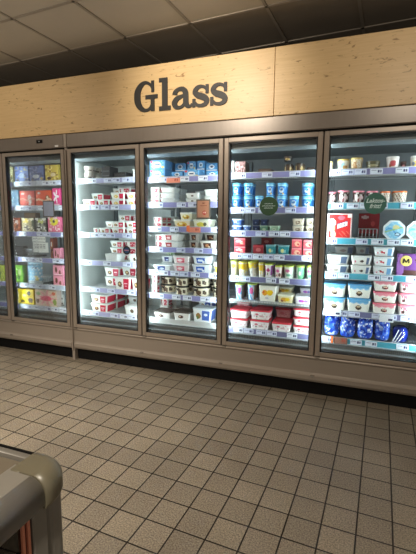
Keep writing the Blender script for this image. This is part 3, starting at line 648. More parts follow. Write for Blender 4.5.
BOXES = []
def settle(x, y, z, w, h, d):
    """slide a product back until it touches nothing"""
    w, h, d = w*1.0, h*.98, d*1.01
    for n in range(28):
        B = (x-w/2, x+w/2, y-d/2, y+d/2, z+.001, z+h)
        if B[3] > .715: return None
        if not any(B[0] < q[1]-.001 and q[0] < B[1]-.001 and B[2] < q[3] and q[2] < B[3] and B[4] < q[5] and q[4] < B[5] for q in BOXES):
            BOXES.append(B); return y
        y += .01
    return None
def shelf(d, k, items, yf=.142):
    """items: (style, px left, px right, px top, levels, rows behind[, options])"""
    zdeck = SH[d][k]-.0085; n = 0
    col = 0
    for it in items:
        style, a, c, top, lev, rows = it[:6]; opt = it[6] if len(it) > 6 else {}
        y0 = yf+opt.get('dy', 0); kind = A[style][1]; desc = A[style][0]
        py = top+8
        for _ in range(2):
            P, Q = at(a, py, y0), at(c, py, y0)
        w = Q.x-P.x; xc = (P.x+Q.x)/2
        zb = zdeck if 'base' not in opt else opt['base']
        if kind in ('rnd','cup'):
            yc = y0+w/2; r = at((a+c)/2, py, yc); xc = r.x; w = (at(c,py,yc).x-at(a,py,yc).x)*.97; dep = w
        else:
            dep = opt.get('d', {'tub':min(.16, max(.07, w*1.0)), 'box':.07}[kind])
        H = at((a+c)/2, top, y0 if kind == 'box' else y0).z - zb
        roof = (SH[d][k-1]-.040 if k else 1.93)-zb
        H = min(H, roof)
        h = H/lev-.003
        if h < .02: h = .02
        if d >= 2: xc = max(xc, DX[d][0]+.022+w/2)
        if d == 5: xc = min(xc, DX[5][1]-.024-w/2)
        zl = abs(math.sin(opt.get('tilt', 0)))*w/2
        if 'lifted' not in opt: col += 1
        for rw in range(rows+1):
            lv = lev if rw == 0 else opt.get('blev', lev)
            for l in range(lv):
                j = random.Random(int(a*7)+l*3+rw*5+d)
                jx = (j.random()-.5)*.004; rz = opt.get('rz', 0)+(j.random()-.5)*.02
                lvl = '' if max(lev, opt.get('blev',1)) == 1 else (', lower' if l == 0 else (', upper' if l == lv-1 else ', middle')) + (' one' if False else '')
                rr = '' if rows == 0 else (' frontmost' if rw == 0 else (' behind' if rw == 1 else (' rearmost' if rw == rows else ' third row')))
                if 'lifted' in opt: pos = ', ' + opt['lifted']
                else: pos = f", {ORD[col-1]} along"
                lab = f"{desc}{lvl}{pos}{rr}, {ORD[k]} shelf, {DOOR[d]}"
                ww = w*.98 if kind != 'tub' else w*.955
                ys = settle(xc+jx, (y0+dep/2+rw*(dep+.008)) if l == 0 else ys, zb+l*(h+.003), ww*1.03, h, dep*1.04)
                if ys is None: break
                place(style, xc+jx, ys, zb+zl+l*(h+.003), ww, h, dep, lab, f"{desc.split(' with')[0]}s behind the {DOOR[d]}", rz, opt.get('tilt', 0))

# ---- cut-off door at the left edge
shelf(0, 4, [('limecarton', -4, 3.4, 265, 1, 0)])
shelf(0, 0, [('yelcarton', -14, 1, 167, 1, 0)])
# ---- first full door
shelf(1, 0, [('paleyel', 9.6, 13, 165.5, 1, 0), ('bigcarton', 14.3, 28.5, 165.6, 1, 1), ('greycarton', 29, 44, 165, 1, 1), ('yelcarton', 45, 58.5, 164, 1, 1)])
shelf(1, 1, [('lbluecarton', 10, 18.3, 190, 1, 0), ('redcarton', 19.4, 34.8, 190.5, 1, 1), ('orangecarton', 35.4, 51.8, 190, 1, 1), ('pinkcarton', 52.3, 60, 188, 1, 0)])
shelf(1, 2, [('browncarton', 13.4, 20.3, 217.5, 1, 0), ('blackyel', 21.4, 34, 217.5, 1, 0), ('blackgreen', 35, 46.4, 217.5, 1, 0), ('pinkyel', 47.6, 60, 216.5, 1, 0),
             ('brownsmall', 24, 36, 212.5, 1, 0, dict(dy=.16))])
shelf(1, 3, [('darkbox', 15, 23, 246, 1, 0, dict(dy=.12)), ('browncarton', 50, 53, 238, 1, 0, dict(dy=.04)), ('pinkpic', 53.5, 60.5, 248, 1, 0)])
shelf(1, 4, [('greencarton', 15.5, 22.4, 265, 1, 0), ('pinkpic', 53, 63.5, 265, 2, 0)])
shelf(1, 5, [('yellowbox', 18, 34, 289, 1, 0), ('starbox', 34.8, 57, 289.5, 1, 0), ('whiteslim', 57.8, 62, 291, 1, 0, dict(dy=.05))])
# ---- second full door
shelf(2, 0, [('papercup', 85, 95.2, 165.5, 2, 1), ('darkbox', 101.4, 110, 166, 1, 0, dict(d=.14)), ('darkbox', 113.5, 126, 172, 1, 0, dict(d=.2,dy=.05)), ('plain', 132, 141, 168.5, 2, 0)])
shelf(2, 1, [('whitered', 82, 96.3, 199, 1, 0), ('whitered', 97, 109.5, 199, 1, 0), ('whiteyel', 110.2, 124.8, 192, 2, 0), ('whiteyel', 125.4, 140, 192, 2, 0),
             ('whitered', 89.5, 102, 193, 2, 0, dict(dy=.17)), ('whitered', 103, 117, 186.5, 3, 0, dict(dy=.17,blev=3)), ('redside', 118, 131, 187, 3, 0, dict(dy=.18))])
shelf(2, 2, [('redside', 93, 98.5, 227.5, 1, 0), ('whitered', 99, 110.2, 227.5, 1, 0), ('whitered', 110.7, 124.6, 221, 2, 0), ('whitered', 125.2, 139, 221, 2, 0),
             ('whitered', 105, 117, 221, 2, 0, dict(dy=.17)), ('whitered', 118, 131, 214.5, 3, 0, dict(dy=.17)), ('redside', 132, 143, 214.5, 3, 0, dict(dy=.18))])
shelf(2, 3, [('blank', 104.5, 118, 253.5, 1, 0, dict()), ('whitered', 109.8, 123, 240.5, 3, 0, dict(dy=.17)), ('redside', 124, 137, 240.5, 3, 0, dict(dy=.19)), ('plain', 128, 141, 254, 1, 0)])
shelf(2, 4, [('whitered', 113.8, 130.5, 277, 1, 0), ('whitered', 104, 120, 267.2, 2, 0, dict(dy=.17)), ('whitered', 121.5, 137, 267, 2, 0, dict(dy=.17)), ('whitered', 131, 144, 278, 1, 0)])
shelf(2, 5, [('whitered', 90.3, 107.3, 294.5, 2, 3), ('plain', 123.8, 140, 306, 1, 0), ('plain', 127.2, 142, 296, 2, 0, dict(dy=.17))])
# ---- third full door
shelf(3, 0, [('bluebox', 147.8, 163.5, 160, 2, 1, dict(d=.12)), ('bluebox2', 171.5, 182.5, 171.5, 1, 0, dict(d=.1)), ('bluebox', 184, 199, 169.5, 1, 0, dict(d=.12)), ('bluebox2', 206.5, 218, 171, 1, 0, dict(d=.12)),
             ('bluebox2', 175, 185.5, 163, 2, 0, dict(dy=.13,d=.12)), ('bluebox', 187, 196, 161, 2, 0, dict(dy=.14,d=.12)), ('bluebox2', 197, 205, 160.5, 2, 0, dict(dy=.14,d=.12)), ('bluebox2', 206, 217.5, 163, 2, 0, dict(dy=.14,d=.12))])
shelf(3, 1, [('redside', 148.5, 158.5, 187, 3, 1), ('blank', 160, 174.5, 187, 3, 1), ('plain', 185, 199, 192.5, 2, 1), ('blank', 203.5, 217, 189, 2, 0), ('blank', 190, 203, 189.5, 2, 0, dict(dy=.17))])
shelf(3, 2, [('redside', 151.5, 161, 216.5, 2, 1, dict(dy=.05)), ('yellowtub', 173.3, 190.5, 219, 1, 0), ('lemontub', 192.7, 210.5, 219, 1, 0), ('yellowtub', 179.5, 192.5, 212, 2, 0, dict(dy=.17)), ('blank', 160.5, 172, 216, 2, 0, dict(dy=.2)), ('blank', 211.5, 220, 213, 2, 0, dict(dy=.06))])
shelf(3, 3, [('redlabel', 161, 178.5, 233.5, 2, 1), ('brownlabel', 188.5, 199, 233, 2, 0, dict(dy=.1)), ('brownlabel', 199.5, 216, 240.5, 1, 0), ('brownlabel', 203, 218, 233.2, 2, 0, dict(dy=.16)), ('redside', 151, 160, 234, 2, 0, dict(dy=.08))])
shelf(3, 4, [('navylabel', 152.5, 171, 264.5, 1, 0), ('pinklabel', 172.4, 189.2, 255.5, 2, 1), ('bluelabel', 191.8, 211.5, 255.5, 2, 1), ('navylabel', 161, 173, 255.5, 2, 0, dict(dy=.17)), ('greenlabel', 150.5, 160.5, 251, 3, 1, dict(dy=.17)), ('whitecup', 213, 221, 262, 1, 0)])
shelf(3, 5, [('redside', 149, 155, 272, 2, 0, dict(dy=.0)), ('cow', 157, 173.2, 277.2, 2, 1), ('cow', 175.5, 189.3, 277.2, 2, 1), ('cow', 192, 211, 277.2, 2, 1), ('cow', 212.5, 226, 277.5, 2, 0)])
shelf(3, 6, [('darklid', 153.3, 170.5, 311, 1, 0), ('darklid', 172.8, 190, 311.5, 1, 0), ('domed', 191.7, 211.5, 308.5, 1, 0, dict(tilt=.03)), ('redside', 151.4, 160.3, 297, 2, 0, dict(dy=.17)),
             ('plain', 161.5, 172.5, 297, 3, 0, dict(dy=.17)), ('blank', 173, 180.8, 299.5, 3, 0, dict(dy=.2)), ('domed', 198, 212, 300, 2, 0, dict(dy=.17)), ('blank', 212.5, 224, 306, 2, 0, dict(dy=.05))])
# ---- fourth full door
shelf(4, 0, [('whiteslim', 231, 234, 160, 1, 0), ('speckle', 234.5, 245.5, 161, 1, 0, dict(d=.12)), ('flatbrown', 258, 271.5, 168.3, 1, 0, dict(d=.14)), ('goldcup', 284.2, 292.5, 163.6, 1, 1), ('goldcup', 295, 304, 162.4, 1, 1),
             ('darkcup', 283.3, 292, 155.5, 1, 0, dict(base=1.776+.085, dy=.006, lifted='topmost')), ('flatbrown', 306, 314, 167, 1, 0, dict(dy=.1))])
row = [(232.3,241.3),(243.8,253.3),(255,263.4),(266,274.5),(277,287),(289,299.4),(301.8,313.8)]
shelf(4, 1, [('bluecup', a, c, 195.5 if i in (2,5) else 182.5, 1 if i in (2,5) else 2, 1 if i not in (2,5) else 0) for i, (a, c) in enumerate(row)])
shelf(4, 2, [('potblue', 231.5, 242, 218.5, 2, 0), ('potblue', 242.8, 249.5, 225, 1, 0), ('potgreen', 259.5, 268.5, 225.2, 1, 0), ('potlight', 269, 279, 225.2, 1, 0), ('potgrey', 291.8, 304, 218, 2, 0), ('potgrey', 305, 315.5, 218, 2, 0), ('potnavy', 252, 259.3, 219, 2, 0, dict(dy=.1)), ('potnavy', 260, 268, 219, 2, 0, dict(dy=.1))])
shelf(4, 3, [('redcube', 234, 245.4, 237.5, 2, 1, dict(d=.1)), ('darkred', 252.8, 263.8, 244.5, 1, 0, dict(d=.1)), ('tealpot', 265, 275.8, 244.5, 1, 0), ('tealpot', 277.2, 289.6, 244.8, 1, 0), ('peachcube', 291.4, 301.9, 238.5, 2, 0, dict(d=.1)), ('peachcube', 303, 313.4, 239.5, 2, 0, dict(d=.1)), ('darkred', 261, 272, 237.5, 2, 0, dict(dy=.2,d=.1))])
shelf(4, 4, [('palecup', 229.5, 236.4, 260, 1, 1), ('yelcup', 238.4, 247.5, 261.5, 1, 1), ('tiltcup', 249.4, 258.2, 261.8, 1, 1, dict(tilt=-.12)), ('yelcup', 258.8, 264.2, 262.5, 1, 1), ('purpcup', 264.3, 273.6, 263.5, 1, 1), ('pinkcup', 274.6, 283, 265.5, 1, 1), ('mintcup', 283.4, 294, 265.5, 1, 1), ('greencup', 295.8, 304.4, 265.8, 1, 1), ('mintcup', 305.8, 315, 266, 1, 1)])
shelf(4, 5, [('rainbow', 235, 244.8, 283.5, 1, 1), ('rainbow', 247.3, 257, 283.5, 1, 1), ('yelwide', 258.3, 276.5, 285.5, 1, 0), ('yelback', 277, 293, 294.6, 1, 0), ('purplewide', 291.5+2.5, 312, 296.3, 1, 0), ('yelback', 275, 292.5, 287, 2, 0, dict(dy=.16)), ('purplewide', 299, 313.5, 288, 2, 0, dict(dy=.16))])
shelf(4, 6, [('redlid', 229.5, 248, 309, 2, 0), ('redlid', 249.5, 269.6, 310, 2, 0), ('redlid', 271, 291, 322.4, 1, 0), ('redlid', 293, 312, 304.5, 3, 0), ('redlidpink', 236, 250, 301, 3, 0, dict(dy=.17)), ('redlidpink', 254, 270, 308, 2, 0, dict(dy=.17)), ('redlidpink', 275, 292, 308, 2, 0, dict(dy=.17))])
# ---- rightmost door
shelf(5, 0, [('creamcup', 328, 332.5, 161, 1, 0), ('goldlid', 337, 349.4, 158.4, 1, 1), ('creamcup', 350.2, 362.8, 157, 1, 1), ('olivecup', 365.5, 380, 160.3, 1, 0), ('redwhite', 385.8, 399.6, 155.7, 1, 0), ('brownpot', 399.8, 406, 161, 1, 0, dict(dy=.1)), ('whitecup', 409.6, 421, 155, 1, 0)])
shelf(5, 1, [('pinklidbrown', 328.2, 336.3, 191.5, 1, 1), ('pinklidbrown', 337.2, 349.3, 190, 1, 1), ('pinklidbrown', 352.3, 364.7, 190.2, 1, 1), ('pinklidbrown', 366, 378, 190.4, 1, 1), ('orangelid', 379.6, 390, 190.8, 1, 1), ('orangelid', 391.8, 407.2, 190.4, 1, 1)])
shelf(5, 2, [('bigred', 326.6, 352.2, 213, 1, 0, dict(d=.06)), ('dimred', 358.5, 380, 213, 1, 0, dict(dy=.16,d=.08))])
shelf(5, 3, [('grape', 326, 349.3, 254.3, 2, 1), ('fig', 350.3, 371.6, 255.3, 2, 1), ('cherry', 373.3, 394.6, 246.5, 3, 1), ('bearbox', 396.6, 422, 253.5, 1, 0),
             ('figdark', 333, 354, 246, 3, 0, dict(dy=.17, lifted='far left rear stack')), ('figdark', 356, 375, 246, 3, 0, dict(dy=.17, lifted='central rear stack'))] [:4] )
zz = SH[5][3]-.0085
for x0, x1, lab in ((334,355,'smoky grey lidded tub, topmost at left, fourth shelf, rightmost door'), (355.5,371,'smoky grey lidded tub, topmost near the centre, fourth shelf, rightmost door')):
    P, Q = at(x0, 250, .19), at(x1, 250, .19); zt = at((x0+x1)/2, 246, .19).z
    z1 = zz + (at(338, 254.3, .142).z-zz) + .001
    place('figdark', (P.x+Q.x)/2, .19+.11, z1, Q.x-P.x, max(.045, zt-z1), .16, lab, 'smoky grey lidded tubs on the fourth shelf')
shelf(5, 4, [('bluelid', 322.8, 346.4, 283, 2, 0), ('bluelid', 347, 371.8, 284, 2, 0), ('pinklid', 373, 398, 280, 3, 0), ('pinklid2', 399, 422, 281.5, 3, 0)])

# ---- octagonal boxes standing upright on the third shelf of the rightmost door
def octo(pxc, r_px, lab):
    y = .15; c = at(pxc, 229.5, y); r = (at(pxc+r_px, 229.5, y).x-c.x)/math.cos(math.pi/8); z0 = SH[5][2]-.0085
    cz = z0+r*math.cos(math.pi/8)
    pts = [(c.x+r*math.cos(math.pi/8+k*math.pi/4), cz+r*math.sin(math.pi/8+k*math.pi/4)) for k in range(8)]
    b = MB(); b.prism(pts, y, y+.045, (226,236,242)); o = b.build('ice_cream_cake_box', M['print'])
    b = MB(); n = 26; R = r*.86
    def fn(u, v):
        if (u-.58)**2/.03+(v-.68)**2/.012 < 1: return (214,206,150)
        if (u-.68)**2/.025+(v-.28)**2/.008 < 1: return (44,70,110) if (u-.68)**2/.012+(v-.28)**2/.003 > 1 else (200,226,240)
        if abs(v-.55-.3*(u-.5)) < .04: return (150,190,130)
        if abs(v-.4-.2*math.sin(u*6)) < .05: return (90,160,214)
        return (134,196,228) if (int(u*9)+int(v*7)) % 3 else (160,212,236)
    inside = lambda x, z: max(abs(x), abs(z)) <= R*math.cos(math.pi/8)+1e-6 and (abs(x)+abs(z))/math.sqrt(2) <= R*math.cos(math.pi/8)+1e-6
    for i in range(n):
        for j in range(n):
            q = [(-R+2*R*(i+a)/n, -R+2*R*(j+e)/n) for a, e in ((0,0),(1,0),(1,1),(0,1))]
            if all(inside(*p) for p in q):
                b.add([(c.x+p[0], y-.001, cz+p[1]) for p in q], [(0,1,2,3)], fn((i+.5)/n, (j+.5)/n))
    b.build('lid_print', M['print'], o)
    tag(o, lab, 'cake box', 'octagonal cake boxes on the third shelf')
octo(394.2, 10.9, 'white octagonal cake box with blue picture, fully in view in rightmost door')
octo(417.6, 10.9, 'white octagonal cake box cut by the right edge of the photo')

# ---- gold emblem with M on the purple carton
c = at(406.2, 261, .14); r = at(412, 261, .14).x-c.x
car = [o for o in COL.objects if o.name.startswith('ice_cream_carton') and 'purple ice cream carton' in o.get('label','')][0]
def child_at(b, name, m, parent):
    o = b.build(name, m, parent); bpy.context.view_layer.update(); o.matrix_parent_inverse = parent.matrix_world.inverted(); return o
b = MB(); b.cyl((c.x, .138, c.z), r, .003, 28, axis='y', col=(222,200,110)); em = child_at(b, 'emblem', M['print'], car)
b = MB()
stroke(b, [(-.5*r,-.45*r,.26*r),(-.42*r,.45*r,.26*r)], c.x, .1365, .1378, False); stroke(b, [(-.42*r,.45*r,.26*r),(0,-.3*r,.22*r)], c.x, .1365, .1378, False)
stroke(b, [(0,-.3*r,.22*r),(.42*r,.45*r,.26*r)], c.x, .1365, .1378, False); stroke(b, [(.42*r,.45*r,.26*r),(.5*r,-.45*r,.26*r)], c.x, .1365, .1378, False)
b.v = [(x,y,z+c.z) for x,y,z in b.v]; b.c = [(40,26,20)]*len(b.f); o = b.build('emblem_letter', M['print'], em)

# ---- bags of blue balls on the lowest shelf of the rightmost door
from mathutils import noise as mnoise
def bag(px0, px1, top, dy, lab, seed, rz):
    """a crumpled foil-and-film bag: a lumpy closed pillow with a crimped seam"""
    y = .155+dy; P, Q = at(px0, top+8, y), at(px1, top+8, y); w = (Q.x-P.x)*.95; xc = (P.x+Q.x)/2; z0 = SH[5][5]-.006
    h = at((px0+px1)/2, top, y).z-z0; d = .125; n, m = 44, 26; b = MB()
    off = Vector((seed*3.1, seed*1.7, 0))
    for j in range(m+1):
        t = j/m; th = math.pi*t
        for i in range(n):
            a = 2*math.pi*i/n
            v = Vector((math.sin(th)**.34*math.cos(a)/max(abs(math.cos(a)),abs(math.sin(a)))**.6 if 0 < t < 1 else 0, math.sin(th)**.34*math.sin(a) if 0 < t < 1 else 0, -math.cos(th)))
            k = min(1.06, 1+.16*(mnoise.noise(v*1.7+off))+.09*(1-abs(mnoise.noise(v*4+off))*3)*.5)
            z = z0+h*(.5+.5*v.z*abs(v.z)**-.25 if abs(v.z) > 1e-3 else .5)*min(k, 1.05)
            b.v.append((xc+w/2*v.x*k, y+d/2+d/2*v.y*min(k, 1.12), max(z, z0)))
    for j in range(m):
        for i in range(n):
            b.f.append((j*n+i, j*n+(i+1)%n, (j+1)*n+(i+1)%n, (j+1)*n+i))
            c = Vector(b.v[j*n+i]); q = mnoise.noise(c*38+off); q2 = abs(mnoise.noise(Vector((c.x*22+c.z*16, c.z*50-c.x*20, c.y*10))+off))
            b.c.append((214,226,244) if q2 < .022 or q > .46 else ((120,150,214) if q > .34 or q2 < .05 else ((50,100,214) if q > -.05 else (26,58,168))))  # blue film; the whitish flecks are glints painted into the face colours
    o = b.build('ice_cream_bag', M['foil'], smooth=True)
    b = MB(); zt = z0+h*.86
    lo = [(xc+(i/14-.5)*w*.5, y+d*.42+.008*math.sin(i*1.4+seed), zt) for i in range(15)]
    vs = lo+[(x, yy-.012, z+.022+.004*math.sin(i*2.)) for i, (x,yy,z) in enumerate(lo)]
    vs += [(x, yy+.002, z) for x, yy, z in vs]
    f = [(i,i+1,i+16,i+15) for i in range(14)]+[(i+31,i+30,i+45,i+46) for i in range(14)]
    b.add(vs, f, (176,196,232)); b.build('crimped_seam', M['foil'], o)
    tag(o, lab, 'bag of ice cream', 'blue bags on the lowest shelf')
M['foil'] = attr_mat('printed_glint_film', .22)
bags = [(323.6,339.6,316,0,'crumpled blue bag with painted glints beside the left frame of rightmost door'),
 (339.2,356.2,317,0,'blue bag with painted glints, second from left on the rightmost door floor'),
 (356.9,373.9,318,.0,'blue bag with painted glints in the middle of the rightmost door floor'),
 (374.6,391,319,.0,'blue bag with painted glints left of the round wrapped blue tub'),
 (332,349,316,.15,'blue bag behind the two leftmost bags of the rightmost door'),
 (350,367,316,.15,'blue bag behind the second and middle bags of the rightmost door'),
 (368,385,317,.15,'blue bag in the back row near the round wrapped blue tub')]
for i, (a, c2, t, dy, lab) in enumerate(bags): bag(a, c2, t, dy, lab, i+3, 0)
P, Q = at(393.5, 335, .16), at(409, 335, .16); r = (Q.x-P.x)/2; z0 = SH[5][5]-.006
b = MB(); n = 28
ringf = lambda rr, z: [((P.x+Q.x)/2+rr*math.cos(2*math.pi*i/n), .17+r+rr*math.sin(2*math.pi*i/n), z) for i in range(n)]
hh = at(401, 328.5, .16).z-z0
b.loft([ringf(r*.8,z0), ringf(r,z0+hh*.35), ringf(r,z0+hh*.75), ringf(r*.8,z0+hh*.95), ringf(r*.4,z0+hh)], (22,56,190)); o = b.build('wrapped_tub', M['plastic'], smooth=True)
b = MB()
b.loft([ringf(r*1.01,z0+hh*.03), ringf(r*1.08,z0+hh*.5), ringf(r*1.04,z0+hh*.95), ringf(r*.4,z0+hh*1.1)], (200,210,230), cap0=False); b.build('clear_wrap', M['clear'], o, smooth=True)
b = MB()
for k in range(3):
    a = at(392+k*2.6, 343, .155); e = at(399+k*3, 330+k*2, .155); b.tube((a.x, .150, max(a.z, z0+.004)), (e.x, .158, e.z), .003, 6, (226,232,244))
b.build('wrap_fold', M['plastic'], o)
tag(o, 'round bright blue tub in clear wrap, right of the bags, rightmost door', 'ice cream tub')

# ---- pale blue snack bag, wire bins and paper notes in the first full door
P, Q = at(25.5, 275, .15), at(40.5, 275, .15); z0 = SH[1][4]-.0085; zt = at(34, 264, .15).z
w = Q.x-P.x; xc = (P.x+Q.x)/2; b = MB(); n, m = 14, 12
for side in (0,1):
    for j in range(m+1):
        for i in range(n+1):
            u, v = i/n, j/m; bul = .03*math.sin(math.pi*u)**.6*(math.sin(math.pi*min(1, v*.9+.1)))**.6 if 0 < v < 1 else .001
            b.v.append((xc+(u-.5)*w*(1-.05*math.sin(math.pi*v)), .185+(-bul if side == 0 else bul), z0+(zt-z0)*v))
for side in (0,1):
    for j in range(m):
        for i in range(n):
            q = side*(n+1)*(m+1)+j*(n+1)+i; b.f.append((q,q+1,q+n+2,q+n+1) if side == 0 else (q,q+n+1,q+n+2,q+1))
            t = math.sin(i*2.1+j*1.3); b.c.append((228,238,240) if t > .75 or j < 2 else ((60,90,130) if j == 9 and 3 < i < 11 else ((214,196,110) if (i-9)**2+(j-3)**2 < 4 else (124,184,216))))
o = b.build('ice_cream_bag', M['plastic'], smooth=True); tag(o, 'pale blue printed ice cream pouch beside the lime green carton, first full door', 'bag of ice cream')
b = MB(); b.box(xc-w*.46, xc+w*.46, .183, .187, zt-.002, zt+.014, (150,196,220)); b.build('sealed_top', M['plastic'], o)
def wirebin(px0, px1, top, d, k, lab, y=.16, dp=.22):
    P, Q = at(px0, top+5, y), at(px1, top+5, y); z0 = SH[d][k]-.0075; zt = at((px0+px1)/2, top, y).z; x0, x1 = P.x, Q.x
    b = MB(); R = .0022
    for z in (z0+.003, zt):
        for p, q in (((x0,y),(x1,y)), ((x1,y),(x1,y+dp)), ((x1,y+dp),(x0,y+dp)), ((x0,y+dp),(x0,y))): b.tube((*p,z),(*q,z), R)
    for i in range(6):
        x = x0+(x1-x0)*i/5; b.tube((x,y,z0),(x,y,zt), R*.7); b.tube((x,y+dp,z0),(x,y+dp,zt), R*.7); b.tube((x,y,z0+.003),(x,y+dp,z0+.003), R*.7)
    for i in range(1, 6): yy = y+dp*i/6; b.tube((x0,yy,z0),(x0,yy,zt), R*.7); b.tube((x1,yy,z0),(x1,yy,zt), R*.7)
    o = b.build('wire_bin', M['wire']); tag(o, lab, 'wire bin', 'wire bins on the freezer shelves')
    b = MB(); b.box(x0+.004, x1-.004, y+.004, y+dp-.004, z0+.0055, z0+.02, (40,42,46)); b.build('bin_liner', M['plastic'], o)
wirebin(24, 32, 249, 1, 3, 'small wire bin left of the white paper notes, first full door')
wirebin(42.5, 51, 276, 1, 4, 'small wire bin right of the pale blue pouch, first full door')
wirebin(358.4, 377, 229, 5, 2, 'wire bin in front of the dim red carton, rightmost door', .145, .14)

# ---- signs hanging from the shelf rails
def flat(name, px0, px1, py0, py1, y, m, col, border=None, bm=None):
    a, c3 = at(px0, py1, y), at(px1, py0, y); b = MB()
    b.box(a.x, c3.x, y, y+.003, a.z, c3.z, col, ch=.0008); o = b.build(name, m); return o, a, c3
o, a, c3 = flat('shelf_sign', 196.2, 210.2, 199.3, 218.8, .108, M['print'], (104,92,80)); tag(o, 'small brown framed notice with red round mark hanging in third full door', 'sign')
def pnl(u, v):
    if (u-.62)**2/.036+(v-.28)**2/.016 < 1: return (236,206,190) if (.5 < u < .74 and .24 < v < .33 and int(u*28)%3) else (178,40,28)
    if .2 < u < .85 and abs(v-.7) < .016: return (120,50,34)
    if .4 < u < .68 and .8 < v < .9 and int(u*26)%3: return (110,40,30)
    return (182,124,96)
b = MB(); e = .012; b.grid((a.x+e,.1072,a.z+e),(c3.x-e,.1072,a.z+e),(c3.x-e,.1072,c3.z-e),(a.x+e,.1072,c3.z-e), 24, 32, pnl); b.build('sign_paper', M['print'], o)
o, a, c3 = flat('shelf_sign', 43.3, 53.8, 200.5, 217.2, .108, M['print'], (92,78,70)); tag(o, 'dark framed grey card hanging under the second shelf of the first full door', 'sign')
b = MB(); e = .012; b.grid((a.x+e,.1072,a.z+e),(c3.x-e,.1072,a.z+e),(c3.x-e,.1072,c3.z-e),(a.x+e,.1072,c3.z-e), 4, 4, lambda u, v: (150,152,170)); b.build('sign_paper', M['print'], o)
o, a, c3 = flat('paper_note', 32, 45.2, 236.8, 241.6, .112, M['print'], (222,226,222)); tag(o, 'narrow white paper strip just under the third rail, first full door', 'paper note')
b = MB(); b.grid((a.x+.004,.1115,a.z+.004),(c3.x-.004,.1115,a.z+.004),(c3.x-.004,.1115,c3.z-.004),(a.x+.004,.1115,c3.z-.004), 24, 6, lambda u, v: (150,150,156) if int(v*6) == 3 and int(u*24) % 5 else (232,236,232)); b.build('printed_lines', M['print'], o)
o, a, c3 = flat('paper_note', 33.2, 48, 242.6, 252.2, .112, M['print'], (222,226,222)); tag(o, 'larger white paper note, the lower of two, first full door', 'paper note')
b = MB(); b.grid((a.x+.004,.1115,a.z+.004),(c3.x-.004,.1115,a.z+.004),(c3.x-.004,.1115,c3.z-.004),(a.x+.004,.1115,c3.z-.004), 24, 12, lambda u, v: (130,130,136) if int(v*12) in (5,7,9) and int(u*24) % 5 and .1 < u < .85 else (232,236,232)); b.build('printed_lines', M['print'], o)

def disc(pxc, pyc, rpx, y, col, name, lab, text=None):
    c = at(pxc, pyc, y); r = at(pxc+rpx, pyc, y).x-c.x
    o = empty(name, (c.x, y, c.z)); tag(o, lab, 'sign')
    b = MB(); b.cyl((0,0,0), r, .003, 40, axis='y', col=col); b.build('disc', M['print'], o)
    if text:
        for i, (t, sz, dz) in enumerate(text):
            cu = bpy.data.curves.new('sign_text', 'FONT'); cu.body = t; cu.size = sz*r; cu.align_x = 'CENTER'; cu.shear = .3; cu.extrude = .0006; cu.offset = .0008
            tmp = bpy.data.objects.new('sign_text', cu); COL.objects.link(tmp); bpy.context.view_layer.update()
            me = bpy.data.meshes.new_from_object(tmp.evaluated_get(bpy.context.evaluated_depsgraph_get())); bpy.data.objects.remove(tmp)
            me.materials.clear(); me.materials.append(M['txt'])
            t_ = link('sign_text', me, o); t_.rotation_euler = (math.pi/2, 0, 0); t_.location = (0, -.0008, dz*r)
    return o, r
M['txt'] = mat('pale_sign_ink', (206,214,204), .5)[0]
disc(375.2, 203.6, 11.4, .105, (50,92,76), 'round_shelf_sign', 'round dark green disc reading Laktos-fritt on rightmost door second rail', [('Laktos-', .56, .1), ('fritt!', .56, -.42)])
o, r = disc(268.8, 206.2, 9.3, .105, (46,74,40), 'round_shelf_sign', 'round dark green disc with small text in the fourth full door')
b = MB()
for dz, hw in ((.25,.45),(.02,.72),(-.2,.5)):
    n = int(hw*20)
    for i in range(n): x = (-hw+2*hw*i/n)*r; b.box(x, x+.055*r, -.001, 0, dz*r-.035*r, dz*r+.035*r*(1+(i%3)*.5))
b.build('sign_text', M['txt'], o)
o, r = disc(126.6, 250.4, 3.7, .03, (58,44,52), 'round_sticker', 'small dark round sticker with blue centre on the second full door')
b = MB(); b.cyl((0,-.001,0), r*.68, .001, 24, axis='y', col=(44,96,150)); b.build('sticker_centre', M['print'], o)
b = MB(); b.box(-r*.6, r*.6, -.002, -.001, -r*.12, r*.15, (220,150,170)); b.build('sticker_band', M['print'], o)

def clip(px0, px1, py0, py1, lab, flag, mesh_col=(226,140,116)):
    o, a, c3 = flat('offer_tag', px0, px1, py0, py1, .1125, M['print'], mesh_col); tag(o, lab, 'price tag', 'salmon offer tags on the shelf rails')
    b = MB(); b.grid((a.x+.003,.112,a.z+.003),(c3.x-.003,.112,a.z+.003),(c3.x-.003,.112,c3.z-.003),(a.x+.003,.112,c3.z-.003), 22, 6, lambda u, v: (176,76,60) if .6 < u < .88 and .3 < v < .8 and int(u*22) % 4 else mesh_col); b.build('printed_price', M['print'], o)
    if flag:
        p, q = at(flag[0], flag[3], .108), at(flag[1], flag[2], .108); b = MB(); b.box(p.x, q.x, .107, .110, max(p.z, .424), q.z, (244,120,60), ch=.0008); b.build('flag', M['print'], o)
clip(166.5, 180, 177.6, 183, 'salmon price tag on the top rail of the third full door', None)
clip(188, 200.5, 227.4, 232.4, 'salmon price tag with orange flag in the third full door', (186.4,189.6,225.5,231.6))
clip(333.6, 347.5, 338.2, 343.2, 'brownish price tag with orange flag at the bottom of rightmost door', (330.6,333.4,336,344), (150,106,92))
